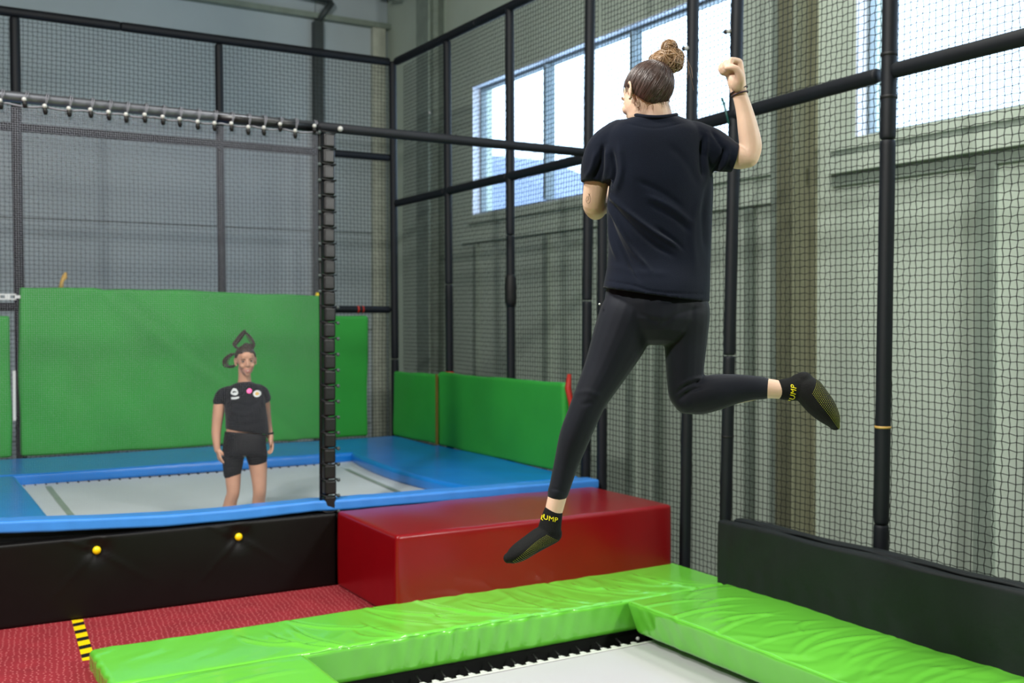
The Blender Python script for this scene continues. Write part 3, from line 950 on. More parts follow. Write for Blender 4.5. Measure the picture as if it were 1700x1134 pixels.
c_ = 0.045
tag(obj('safety_net', net_mesh((5.40, 1.4, -0.3), (0, 1, 0), (0, 0, 1), 138, 136, c_, 0.0030, 0.007, 1.0, 0.0056), 'net', None, False),
    'black square-mesh side net in front of the pale wall, right of the red block', 'net')
tag(obj('safety_net', net_mesh((5.40, 7.68, 0.2), (0, 1, 0), (0, 0, 1), 90, 107, c_, 0.0030, 0.006, 2.0), 'net', None, False),
    'dark side net above the green side pads, in front of the left window', 'net')
tag(obj('safety_net', net_mesh((-1.2, 11.90, 0.4), (1, 0, 0), (0, 0, 1), 144, 103, c_, 0.0029, 0.006, 3.0), 'net', None, False),
    'dark rear net hanging behind the largest green pad', 'net')
vn = thing('divider_net', (1.0, 7.40, 0.6), 'fine grey divider net hung from the cross beam by ball ties', 'net')
obj('netting', net_mesh((-0.5, 7.40, 0.62), (1, 0, 0), (0, 0, 1), 230, 191, 0.014, 0.00020, 0.002, 4.0, taper=3.2), 'veil', vn, False)
MB().tube([(x, 7.40, 3.318 - 0.012 * abs(math.sin(x * 14))) for x in np.linspace(-0.5, 2.74, 200)], 0.0075, 6).build('edge_rope', 'rope', vn, True)
xs = (0, 40, 74, 114, 150, 180, 209, 240, 270, 298, 328, 356, 384, 412, 438, 465, 490, 522)
ys = (167, 165, 176, 180, 182, 186, 190, 190.5, 194, 197.5, 202, 204.5, 205, 211, 212, 206, 217, 209)
for x_, y_ in zip(xs, ys):
    q = ony(x_, y_, 7.37)
    bt_ = MB().ball(q, 0.015, 14, 10).build('tie_ball', 'ball', vn, True)
    MB().tube([q + np.array([0.004, 0.0, 0]), (q[0] + 0.012, 7.37, BZ + 0.01), (q[0] + 0.016, 7.40, BZ + 0.034), (q[0] + 0.018, 7.46, BZ + 0.038)], 0.003, 5).build('tie_cord', 'rope', vn, True)
    MB().tube([q + np.array([0.008, 0.0, 0]), (q[0] + 0.024, 7.37, BZ + 0.01), (q[0] + 0.028, 7.40, BZ + 0.034)], 0.003, 5).build('tie_cord', 'rope', vn, True)
    MB().tube([q + np.array([0.002, 0.004, -0.012]), (q[0] + 0.006, 7.385, q[2] - 0.03), (q[0] + 0.008, 7.39, q[2] - 0.05)], [0.013, 0.016, 0.010], 8).build('tie_knot', 'black', vn, True)
q = ony(565, 214, 7.40)
k = thing('ball_tie', tuple(q), 'pale ball tie on the cross beam just right of the wrapped post', 'tie')
MB().ball(q, 0.02).build('ball', 'ball', k, True)
MB().tube([q, q + np.array([0.005, 0.05, 0.02])], 0.004, 5).build('cord', 'black', k, True)


# ------------------------------------------------------------------ people
def unit(v):
    v = np.asarray(v, float)
    return v / (np.linalg.norm(v) + 1e-12)


class Body:
    """ellipse-section limbs laid through points of a picture-sized skeleton; J(px, py, depth offset)"""
    def __init__(s, D):
        s.D = D
        s.ppm = FPX / D

    def J(s, x, y, d=0.0):
        return ond(x, y, s.D + d)

    def limb(s, mb, pts, n=20, sub=4):
        """pts: (px, py, depth, half width in px, depth/width ratio) ; smooth tapered tube with round ends"""
        A = np.array([list(s.J(p[0], p[1], p[2])) + [p[3] / s.ppm, p[3] / s.ppm * (p[4] if len(p) > 4 else 1.0)] for p in pts])
        return limb3(mb, A, n, sub)


def catmull(A, sub):
    A = np.asarray(A, float)
    if len(A) < 3 or sub <= 1:
        if sub <= 1:
            return A
        t = np.linspace(0, 1, sub + 1)[:, None]
        return A[0] * (1 - t) + A[-1] * t
    P = np.vstack([2 * A[0] - A[1], A, 2 * A[-1] - A[-2]])
    out = []
    for i in range(1, len(P) - 2):
        for k in range(sub):
            t = k / sub
            p0, p1, p2, p3 = P[i - 1], P[i], P[i + 1], P[i + 2]
            out.append(0.5 * (2 * p1 + (p2 - p0) * t + (2 * p0 - 5 * p1 + 4 * p2 - p3) * t * t + (3 * p1 - p0 - 3 * p2 + p3) * t ** 3))
    out.append(A[-1])
    return np.array(out)


def limb3(mb, A, n=20, sub=4, ends=(1.0, 1.0), ref=None):
    """A rows: x, y, z, half width (across the view), half depth (along the view)"""
    Q = catmull(A, sub)
    Q[:, 3:] = np.maximum(Q[:, 3:], 0.0008)
    ref = Fv if ref is None else np.asarray(ref, float)
    rings = []
    T = [unit(Q[min(i + 1, len(Q) - 1), :3] - Q[max(i - 1, 0), :3]) for i in range(len(Q))]
    prev = None
    for i in range(len(Q)):
        sd = np.cross(T[i], ref)
        if np.linalg.norm(sd) < 0.25:
            sd = prev - T[i] * (prev @ T[i]) if prev is not None else np.cross(T[i], [0, 0, 1.0])
        sd = unit(sd)
        if prev is not None and sd @ prev < 0:
            sd = -sd
        prev = sd
        ot = unit(np.cross(sd, T[i]))
        rings.append((Q[i, :3], sd, ot, Q[i, 3], Q[i, 4]))
    full = []
    c, sd, ot, a, b = rings[0]
    for f in (1.0, 0.92, 0.7, 0.4):
        k = math.sqrt(max(0, 1 - f * f))
        full.append((c - T[0] * min(a, b) * f * ends[0], sd, ot, a * k + 1e-5, b * k + 1e-5))
    full += rings
    c, sd, ot, a, b = rings[-1]
    for f in (0.4, 0.7, 0.92, 1.0):
        k = math.sqrt(max(0, 1 - f * f))
        full.append((c + T[-1] * min(a, b) * f * ends[1], sd, ot, a * k + 1e-5, b * k + 1e-5))
    V = []
    for c, sd, ot, a, b in full:
        for k in range(n):
            th = 2 * math.pi * k / n
            V.append(c + sd * a * math.cos(th) + ot * b * math.sin(th))
    Fc = []
    for i in range(len(full) - 1):
        for k in range(n):
            q = (k + 1) % n
            Fc.append((i * n + k, i * n + q, (i + 1) * n + q, (i + 1) * n + k))
    Fc.append(tuple(range(n))[::-1])
    Fc.append(tuple((len(full) - 1) * n + k for k in range(n)))
    mb.add(V, Fc)


class Head:
    """head-sized frame: x to the head's right ear, y out of the face, z up"""
    def __init__(s, c, fwd, up, k=1.0):
        s.c = np.asarray(c, float)
        y = unit(fwd)
        z = unit(np.asarray(up, float) - y * (np.asarray(up, float) @ y))
        x = np.cross(y, z)
        s.R = np.stack([x, y, z], axis=1)
        s.k = k

    def p(s, *q):
        return s.c + s.R @ (np.array(q, float) * s.k)

    def ball(s, mb, c, r, nu=24, nv=16):
        mb.ball(s.p(*c), tuple(v * s.k for v in r), nu, nv, s.R)

    def tube(s, mb, pts, n=8, sub=4):
        A = np.array([list(s.p(*q[:3])) + [q[3] * s.k, (q[4] if len(q) > 4 else q[3]) * s.k] for q in pts])
        limb3(mb, A, n, sub, ref=s.R[:, 1])


def head_skin(mb, H):
    H.ball(mb, (0, -0.016, 0.030), (0.073, 0.094, 0.082))
    H.ball(mb, (0, 0.030, -0.010), (0.062, 0.062, 0.078))
    H.ball(mb, (0, 0.034, -0.055), (0.048, 0.050, 0.048))
    H.ball(mb, (0, 0.068, -0.094), (0.020, 0.016, 0.017))
    H.ball(mb, (0, 0.066, 0.045), (0.046, 0.026, 0.034))
    H.ball(mb, (0, 0.047, -0.048), (0.044, 0.040, 0.044))
    H.ball(mb, (0, 0.062, -0.072), (0.030, 0.022, 0.028))
    for s_ in (-1, 1):
        H.ball(mb, (0.034 * s_, 0.066, -0.028), (0.022, 0.020, 0.020))
        H.ball(mb, (0.028 * s_, 0.083, 0.024), (0.021, 0.009, 0.006))
        H.ball(mb, (0.032 * s_, 0.030, -0.052), (0.018, 0.036, 0.022))
        H.ball(mb, (0.009 * s_, 0.096, -0.026), (0.007, 0.008, 0.006))
        # ear: rim, lobe and inner ridge
        H.tube(mb, [(0.070 * s_, 0.006, -0.028, 0.006), (0.077 * s_, -0.006, -0.030, 0.006), (0.083 * s_, -0.018, -0.008, 0.005), (0.084 * s_, -0.018, 0.016, 0.005),
                    (0.079 * s_, -0.006, 0.028, 0.005), (0.072 * s_, 0.006, 0.020, 0.005)])
        H.ball(mb, (0.073 * s_, -0.004, -0.002), (0.006, 0.012, 0.022))
    H.tube(mb, [(0, 0.086, 0.022, 0.007), (0, 0.096, 0.0, 0.008), (0, 0.108, -0.020, 0.010), (0, 0.100, -0.030, 0.008)])
    H.ball(mb, (0, 0.083, -0.052), (0.020, 0.012, 0.010))
    H.ball(mb, (0, 0.080, -0.070), (0.018, 0.010, 0.009))


def face_parts(H, parent, smile=False):
    eb = MB(); ir = MB(); br = MB(); lp = MB()
    for s_ in (-1, 1):
        H.ball(eb, (0.030 * s_, 0.0795, 0.006), (0.012, 0.009, 0.0038 if smile else 0.008))
        H.ball(ir, (0.030 * s_, 0.0860, 0.006), (0.0055, 0.0035, 0.0045 if smile else 0.0055))
        H.tube(br, [(0.013 * s_, 0.0905, 0.024, 0.002), (0.030 * s_, 0.0905, 0.030, 0.0032), (0.048 * s_, 0.078, 0.024, 0.0018)])
        H.tube(br, [(0.017 * s_, 0.0865, 0.009, 0.0012), (0.030 * s_, 0.0895, 0.0125, 0.0016), (0.043 * s_, 0.083, 0.008, 0.0012)])
    eb.build('eyes', 'eye', parent, True)
    ir.build('irises', 'iris', parent, True)
    br.build('eyebrows', 'brow', parent, True)
    w_ = 0.024 if smile else 0.021
    up = 0.009 if smile else 0.0
    H.tube(lp, [(-w_, 0.082, -0.058 + up, 0.002), (-0.012, 0.0935, -0.0575, 0.0035), (0, 0.0955, -0.058, 0.0035), (0.012, 0.0935, -0.0575, 0.0035), (w_, 0.082, -0.058 + up, 0.002)])
    lo_ = 0.003 if smile else 0.0
    H.tube(lp, [(-w_, 0.082, -0.059 + up, 0.002), (-0.012, 0.091, -0.069 - lo_, 0.0040), (0, 0.093, -0.071 - lo_, 0.0042), (0.012, 0.091, -0.069 - lo_, 0.0040), (w_, 0.082, -0.059 + up, 0.002)])
    lp.build('lips', 'lip', parent, True)
    if smile:
        tt = MB()
        H.tube(tt, [(-0.019, 0.086, -0.057, 0.002, 0.003), (0, 0.0945, -0.0635, 0.0025, 0.005), (0.019, 0.086, -0.057, 0.002, 0.003)])
        tt.build('teeth', 'eye', parent, True)


def hair_cap(H, grow=1.075, low=0.0, nu=96, nv=64, seed=0, ridge=0.0012, fringe=0.055):
    """skull-hugging hair: outside the skull above the hairline, sunk into the head below it"""
    V = []
    for j in range(nv + 1):
        ph = math.pi * j / nv
        for i in range(nu):
            th = 2 * math.pi * i / nu
            d = np.array([math.sin(ph) * math.cos(th), math.sin(ph) * math.sin(th), math.cos(ph)])
            e = np.array([0.076 * d[0], 0.097 * d[1], 0.086 * d[2]])
            P = np.array([0, -0.016, 0.030]) + e
            # hairline height by direction: high at the forehead, low at the nape
            fy = d[1]
            hl = fringe if fy > 0.55 else np.interp(fy, [-1, -0.5, -0.15, 0.15, 0.4, 0.55], [-0.055 + low, -0.050 + low, -0.02 + low, 0.015 + low * 0.6, 0.042, fringe])
            kk = np.clip((P[2] - hl) / 0.010 + 0.5, 0, 1)
            kk = kk * kk * (3 - 2 * kk)
            s_ = 0.90 + (grow - 0.90) * kk
            s_ += ridge / 0.09 * kk * (math.sin(th * 23 + 3 * math.sin(ph * 3 + seed)) + 0.7 * math.sin(th * 41 + ph * 5))
            V.append(H.p(*(np.array([0, -0.016, 0.030]) + e * s_)))
    Fc = []
    for j in range(nv):
        for i in range(nu):
            q = (i + 1) % nu
            Fc.append((j * nu + i, (j + 1) * nu + i, (j + 1) * nu + q, j * nu + q))
    return V, Fc


def hand(mb, wrist, fdir, pnorm, curls, k=1.0, tx=1, thumb=0.5, spread=0.06):
    """five-fingered hand; fdir: wrist to knuckles, pnorm: out of the palm, tx: side of the thumb"""
    y = unit(fdir); z = unit(np.asarray(pnorm, float) - y * (np.asarray(pnorm, float) @ y)); x = np.cross(y, z) * tx
    w_ = np.asarray(wrist, float)

    def P(a, b, c):
        return w_ + (x * a + y * b + z * c) * k

    def L(pts):
        A = np.array([list(P(*q[:3])) + [q[3] * k, (q[4] if len(q) > 4 else q[3]) * k] for q in pts])
        limb3(mb, A, 12, 3, ref=z)
    # palm: one slab of four rays
    for fx, bx_ in ((0.026, 0.014), (0.009, 0.006), (-0.008, -0.004), (-0.024, -0.013)):
        L([(bx_, -0.004, 0.0, 0.014, 0.014), (fx * 0.85, 0.035, 0.0, 0.012, 0.013), (fx, 0.078, -0.002, 0.0098, 0.011)])
    for c0, r0 in (((0.004, 0.030, 0.012), (0.026, 0.030, 0.012)), ((0.014, 0.026, 0.016), (0.019, 0.032, 0.021) if thumb > 0.8 else (0.016, 0.024, 0.014)), ((0.0, 0.060, 0.012 if max(curls) > 1 else 0.004), (0.024, 0.020, 0.012))):
        mb.ball(P(*c0), tuple(v * k for v in r0), 14, 10, np.stack([x, y, z], axis=1))
    fl = ((0.027, 0.070), (0.009, 0.078), (-0.009, 0.072), (-0.025, 0.057))
    for (fx, ln), cu in zip(fl, curls):
        a = 0.0
        pos = np.array([fx, 0.080, -0.001])
        sx = fx * spread * 20
        pts = [(pos[0], pos[1], pos[2], 0.0095)]
        for seg_, (fr, rr) in enumerate(((0.46, 0.0088), (0.30, 0.0082), (0.24, 0.0068))):
            a += cu * (0.9, 1.1, 0.7)[seg_]
            dy = math.cos(a); dz = math.sin(a)
            pos = pos + np.array([sx * 0.05, dy, dz]) * ln * fr
            pts.append((pos[0], pos[1], pos[2], rr))
        A = np.array([list(P(*q[:3])) + [q[3] * k, q[3] * k] for q in pts])
        limb3(mb, A, 12, 2, ref=x)
    t = thumb
    if t > 0.8:
        L([(0.014, 0.006, 0.008, 0.014), (0.033, 0.026, 0.016, 0.0135), (0.041, 0.050, 0.026, 0.0112), (0.036, 0.062, 0.038, 0.0095), (0.022, 0.066, 0.046, 0.008)])
        return
    L([(0.014, 0.006, 0.006, 0.013), (0.032, 0.030, 0.010 + 0.012 * t, 0.0125), (0.044 - 0.012 * t, 0.056, 0.012 + 0.026 * t, 0.0098),
       (0.046 - 0.034 * t, 0.076, 0.012 + 0.034 * t, 0.0078)])


def text_mesh(body, size):
    cu = bpy.data.curves.new('txt', 'FONT')
    cu.body = body
    cu.size = size
    cu.align_x = 'CENTER'
    cu.align_y = 'CENTER'
    cu.shear = 0.25
    cu.space_character = 1.08
    o = bpy.data.objects.new('txt', cu)
    COL.objects.link(o)
    dg = bpy.context.evaluated_depsgraph_get()
    me = bpy.data.meshes.new_from_object(o.evaluated_get(dg), depsgraph=dg)
    bpy.data.objects.remove(o)
    bm = bmesh.new(); bm.from_mesh(me)
    bmesh.ops.triangulate(bm, faces=bm.faces)
    bmesh.ops.subdivide_edges(bm, edges=[e for e in bm.edges if e.calc_length() > size * 0.12], cuts=1)
    bm.to_mesh(me); bm.free()
    return me


def stick(me, bvh, origin, ux, uy, dirn, off=0.0012, wrap=None):
    """lay a flat mesh on a surface: local xy -> origin + ux, uy, cast along dirn"""
    V = getco(me)
    out = []
    for v in V:
        P = origin + ux * v[0] + uy * v[1] - dirn * 0.15
        h = bvh.ray_cast(Vector(P), Vector(dirn), 0.4)
        if h[0] is None:
            h = bvh.find_nearest(Vector(origin + ux * v[0] + uy * v[1]))
        out.append(np.array(h[0]) + np.array(h[1]) * off)
    setco(me, np.array(out))
    return me


def bvh_of(me):
    V = getco(me)
    return BVHTree.FromPolygons([tuple(v) for v in V], [tuple(p.vertices) for p in me.polygons])


def grips(bvh, rows, r, m, name, parent, dirn):
    """rubber dots pressed onto the sole; rows: list of point lists (3-D, near the surface)"""
    g = MB()
    n = 0
    for P in rows:
        h = bvh.ray_cast(Vector(P - dirn * 0.15), Vector(dirn), 0.4)
        if h[0] is None:
            continue
        c = np.array(h[0]); nn = np.array(h[1])
        a = unit(np.cross(nn, [0.3, 0.5, 0.8])); b = np.cross(nn, a)
        ring = [c + (a * math.cos(t_) + b * math.sin(t_)) * r for t_ in np.arange(5) * 2 * math.pi / 5]
        g.add([q + nn * 0.0002 for q in ring] + [c + nn * r * 0.55], [(i, (i + 1) % 5, 5) for i in range(5)])
        n += 1
    o = g.build(name, m, parent)
    o['kind'] = 'stuff'
    return o


# ---------------------------------------------- the jumping woman
B = Body(3.7)
pj = thing('person', tuple(B.J(1090, 930, 0)), 'woman in black T-shirt and leggings jumping high, seen from behind, right fist raised', 'person')
H1 = Head(B.J(1073, 160, 0.0), -Rv * 0.52 + Fv * 0.80 - Uv * 0.30, Uv * 0.95 + Fv * 0.26 + Rv * 0.03, 0.98)
sk = MB()
head_skin(sk, H1)
L = B.limb
L(sk, [(1081, 165, 0.0, 25, 1.1), (1088, 186, 0.0, 26, 1.05), (1088, 205, 0.01, 34, 0.9), (1092, 225, 0.02, 42, 0.8)])
L(sk, [(1094, 255, 0.03, 58, 0.7), (1094, 300, 0.04, 60, 0.7), (1094, 400, 0.03, 54, 0.7), (1094, 470, 0.02, 58, 0.65), (1096, 495, 0.0, 56, 0.65)])
# left arm (hidden forearm reaching forward)
L(sk, [(1018, 238, 0.03, 24), (998, 268, 0.05, 22), (990, 305, 0.07, 21), (986, 338, 0.10, 19.5), (989, 348, 0.13, 18)])
L(sk, [(988, 343, 0.11, 19), (1006, 334, 0.19, 18.5), (1022, 315, 0.28, 14), (1030, 298, 0.35, 11.5)])
hand(sk, B.J(1030, 298, 0.35), Fv * 0.6 + Uv * 0.5 + Rv * 0.5, Rv * 0.8 - Uv * 0.5, (1.3, 1.35, 1.4, 1.4), 0.95, -1, 0.9)
# right arm
L(sk, [(1158, 243, 0.02, 20), (1200, 256, 0.0, 19), (1228, 261, -0.01, 20), (1241, 262, -0.015, 17)])
L(sk, [(1243, 260, -0.015, 17.5), (1246, 242, -0.015, 18.5), (1242, 215, -0.02, 17), (1236, 185, -0.025, 14), (1229, 160, -0.03, 12.2), (1225, 147, -0.03, 12.5)])
hand(sk, B.J(1226, 152, -0.03), Uv * 0.97 - Rv * 0.20, -Rv * 0.86 - Uv * 0.2 - Fv * 0.50, (1.5, 1.55, 1.58, 1.6), 1.18, 1, 0.95)
# legs
L(sk, [(1052, 510, 0.0, 36, 0.9), (1020, 575, 0.0, 30, 0.9), (978, 662, 0.0, 20, 0.9), (950, 740, 0.02, 17, 0.95), (931, 800, 0.03, 14.0, 1.0), (926, 822, 0.03, 15.6, 1.05), (919, 850, 0.03, 14.8, 1.1), (916, 872, 0.03, 14, 1.2)])
L(sk, [(1138, 515, 0.0, 36, 1.0), (1138, 600, 0.03, 30, 1.0), (1140, 655, 0.04, 25, 1.0)])
L(sk, [(1145, 655, 0.03, 27, 1.0), (1200, 652, 0.0, 23, 1.0), (1265, 645, -0.03, 17.2, 1.0), (1296, 647, -0.04, 15.2, 1.1), (1316, 645, -0.045, 16, 1.1)])
# feet inside the socks
L(sk, [(918, 882, 0.03, 12, 1.2), (890, 905, 0.02, 10, 1.3), (856, 920, 0.0, 8, 1.3)])
L(sk, [(1335, 636, -0.05, 13, 1.2), (1360, 668, -0.05, 13, 1.3), (1383, 702, -0.04, 7, 1.3)])
sko = obj('body', remeshed(sk, 0.0036, 3), 'skin', pj)

face_parts(H1, pj)
# leggings
lg = MB()
L(lg, [(1092, 462, 0.02, 72, 0.66), (1089, 490, 0.01, 84, 0.66), (1089, 515, 0.0, 85, 0.70)])
L(lg, [(1052, 500, 0.0, 42, 1.05), (1045, 520, 0.0, 48, 1.08), (1030, 560, 0.0, 46.5, 1.0), (1006, 612, 0.0, 37, 1.02), (981, 660, -0.005, 29, 1.08), (968, 690, 0.0, 27, 1.1),
       (954, 725, 0.012, 25.8, 1.1), (940, 770, 0.025, 20.8, 1.05), (929.5, 808, 0.03, 17.8, 1.1), (926.5, 817, 0.03, 17.6, 1.1), (925.5, 820, 0.03, 17.0, 1.1)])
L(lg, [(1134, 500, 0.0, 40, 1.05), (1137, 522, 0.0, 41.5, 1.08), (1138, 565, 0.01, 36, 1.0), (1137, 620, 0.02, 31, 1.0), (1139, 652, 0.02, 29.5, 0.95), (1143, 664, 0.01, 26, 0.9)])
L(lg, [(1141, 659, 0.02, 29, 0.9), (1162, 657, 0.01, 31.5, 0.95), (1190, 651, -0.01, 30, 0.95), (1220, 646, -0.02, 25, 0.95), (1250, 644, -0.03, 20.5, 1.0), (1266, 644.5, -0.03, 19, 1.0)])
lm = remeshed(lg, 0.005, 6)


def press(me, lines, J, view=True):
    """raise (+) or sink (-) cloth along picture-space crease lines; lines: (points, metres, width px)"""
    V = getco(me); N = getno(me)
    x, y = proj(V)
    facing = np.clip(-(N @ Fv) * 2 + 0.3, 0, 1)
    D_ = np.zeros(len(V))
    for pts, amp, wd in lines:
        P = catmull(np.array(pts, float), 6) if len(pts) > 2 else np.array(pts, float)
        best = np.full(len(V), 1e9); tt = np.zeros(len(V))
        n_ = len(P) - 1
        for i in range(n_):
            a, b = P[i], P[i + 1]
            ab = b - a
            t = np.clip(((x - a[0]) * ab[0] + (y - a[1]) * ab[1]) / (ab @ ab + 1e-9), 0, 1)
            d = np.hypot(x - a[0] - ab[0] * t, y - a[1] - ab[1] * t)
            m_ = d < best
            best = np.where(m_, d, best); tt = np.where(m_, (i + t) / n_, tt)
        D_ += amp * np.exp(-(best / wd) ** 2) * np.clip(np.minimum(tt, 1 - tt) * 5 + 0.25, 0, 1)
    V = V + N * (D_ * facing)[:, None]
    setco(me, V)


press(lm, [([(1120, 655), (1140, 640), (1165, 632)], -0.006, 3), ([(1125, 665), (1145, 650), (1168, 642)], -0.005, 2.5), ([(1130, 640), (1150, 630), (1166, 628)], 0.004, 3),
           ([(1060, 520), (1085, 532), (1094, 532)], -0.004, 4), ([(1096, 540), (1130, 520), (1165, 512)], -0.003, 4),
           ([(908, 811), (925, 813), (944, 819)], -0.002, 1.0), ([(950, 655), (975, 650), (1000, 660)], 0.002, 4), ([(965, 672), (985, 668)], -0.002, 4)], B)
lo = obj('leggings', lm, 'legg', pj)
MB().ball(B.J(995.5, 505, -0.045), 0.004).build('reflective_tag', 'print', lo, True)

# socks
sc1 = MB()
L(sc1, [(918, 852, 0.03, 16.4, 1.05), (915, 865, 0.03, 18, 1.05), (912, 880, 0.03, 19.5, 1.1), (911, 886, 0.03, 18, 1.1)])
L(sc1, [(916, 886, 0.035, 17, 1.15), (899, 893, 0.02, 18.5, 1.2), (880, 905, 0.0, 17, 1.4), (862, 917, -0.015, 15.5, 1.6), (850, 924, -0.02, 12, 1.7), (844, 926.5, -0.02, 8.5, 1.7)])
L(sc1, [(922, 889, 0.045, 10.5, 1.4), (916, 880, 0.045, 13, 1.3)])
sm1 = remeshed(sc1, 0.0028, 4)
so1 = obj('sock', sm1, 'sock', pj)
sc2 = MB()
L(sc2, [(1300, 646.5, -0.04, 17.2, 1.05), (1315, 646, -0.045, 19.5, 1.05), (1328, 643, -0.05, 23, 1.05)])
L(sc2, [(1334, 634, -0.055, 16.5, 1.2), (1340, 645, -0.06, 23, 1.2), (1352, 661, -0.06, 23, 1.4), (1366, 678, -0.06, 21, 1.6), (1378, 694, -0.055, 15, 1.8), (1385, 706, -0.05, 8, 1.9)])
sm2 = remeshed(sc2, 0.0028, 4)
so2 = obj('sock', sm2, 'sock', pj)
# cuff ribs
for parent_, pts in ((so1, [(902, 843.5), (933.5, 850.5)]), (so2, [(1294, 630), (1294.5, 664)])):
    pass
b1 = bvh_of(sm1); b2 = bvh_of(sm2)
J = B.J
q0_ = J(912, 858, 0.0)
ux = (J(934, 864, 0) - J(894, 855, 0)); ux = unit(ux)
uy = unit(J(909, 850, 0) - J(911, 864, 0))
tm = stick(text_mesh('JUMP', 0.0245), b1, J(911.5, 860.5, 0.0), ux, uy, Fv)
obj('lettering', tm, 'letter', so1, False)
ux = unit(J(1308, 640, 0) - J(1307, 662, 0)); uy = unit(J(1296, 650, 0) - J(1312, 650, 0))
tm = stick(text_mesh('JUMP', 0.0245), b2, J(1306.5, 652, 0.0), ux, uy, Fv)
obj('lettering', tm, 'letter', so2, False)


def lerp(a, b, t):
    return np.array(a) * (1 - t) + np.array(b) * t


rows = []
# left sole: between the upper dotted line and the under edge
up1 = catmull(np.array([(907, 887), (893, 894), (880, 903), (868, 913), (852, 926)], float), 6)
dn1 = catmull(np.array([(926, 898), (912, 904.5), (894, 909.5), (879, 923), (858, 932.5)], float), 6)
for i in np.linspace(0, 1, 26):
    for j in np.linspace(0.02, 0.96, 8):
        a = lerp(up1[int(i * (len(up1) - 1))], up1[min(len(up1) - 1, int(i * (len(up1) - 1)) + 1)], (i * (len(up1) - 1)) % 1)
        b = lerp(dn1[int(i * (len(dn1) - 1))], dn1[min(len(dn1) - 1, int(i * (len(dn1) - 1)) + 1)], (i * (len(dn1) - 1)) % 1)
        rows.append(J(*lerp(a, b, j), 0.0))
grips(b1, rows, 0.0010, 'grip', 'grip_dots', so1, Fv)
rows = []
up2 = catmull(np.array([(1346, 625), (1362, 640), (1378, 659), (1385, 678), (1390, 708)], float), 6)
dn2 = catmull(np.array([(1333, 651), (1345, 668), (1359, 685), (1371, 699), (1384, 711)], float), 6)
for i in np.linspace(0, 1, 30):
    for j in np.linspace(0.03, 1.0, 12):
        a = lerp(up2[int(i * (len(up2) - 1))], up2[min(len(up2) - 1, int(i * (len(up2) - 1)) + 1)], (i * (len(up2) - 1)) % 1)
        b = lerp(dn2[int(i * (len(dn2) - 1))], dn2[min(len(dn2) - 1, int(i * (len(dn2) - 1)) + 1)], (i * (len(dn2) - 1)) % 1)
        rows.append(J(*lerp(a, b, j), 0.0))
grips(b2, rows, 0.00115, 'grip', 'grip_dots', so2, Fv)

# T-shirt: back and sides as one loft, sleeves joined on
def loft(mb, rings, n=48, p=2.4, D=0.0):
    """rings: (x left, y left, x right, y right, centre depth, half depth)"""
    V = []
    R_ = catmull(np.array(rings, float), 5)
    for xl, yl, xr, yr, dc, hd in R_:
        cx, cy = (xl + xr) / 2, (yl + yr) / 2
        for k in range(n):
            th = 2 * math.pi * k / n
            c_, s_ = math.cos(th), math.sin(th)
            a = np.sign(c_) * abs(c_) ** (2 / p); b = np.sign(s_) * abs(s_) ** (2 / p)
            V.append(B_.J(cx + (xr - xl) / 2 * a, cy + (yr - yl) / 2 * a, dc + hd * b))
    m_ = len(R_)
    Fc = [(i * n + k, i * n + (k + 1) % n, (i + 1) * n + (k + 1) % n, (i + 1) * n + k) for i in range(m_ - 1) for k in range(n)]
    Fc.append(tuple(range(n))[::-1]); Fc.append(tuple((m_ - 1) * n + k for k in range(n)))
    mb.add(V, Fc)


B_ = B
ts = MB()
loft(ts, [(1056, 192, 1122, 191, 0.005, 0.062), (1040, 197, 1134, 195, 0.01, 0.075), (1018, 205, 1152, 202, 0.015, 0.085), (1002, 222, 1170, 214, 0.02, 0.105), (996, 250, 1181, 240, 0.03, 0.125),
          (1000, 290, 1184, 285, 0.035, 0.135), (1005, 330, 1184, 325, 0.04, 0.135), (1009, 380, 1182, 375, 0.035, 0.125), (1009, 430, 1180, 430, 0.03, 0.125),
          (1004, 462, 1179, 475, 0.015, 0.145), (1001, 476, 1178, 500, 0.01, 0.152), (1001, 478, 1178, 502, 0.01, 0.152)])
L(ts, [(1030, 232, 0.02, 34, 1.0), (1008, 250, 0.03, 35, 0.95), (994, 275, 0.04, 30, 1.0), (989, 296, 0.06, 26, 1.05)])
L(ts, [(1150, 232, 0.02, 32, 1.0), (1178, 246, 0.015, 34, 1.0), (1200, 256, 0.005, 30, 1.0), (1214, 261, -0.002, 25.5, 1.05)])
tsm = remeshed(ts, 0.005, 5)
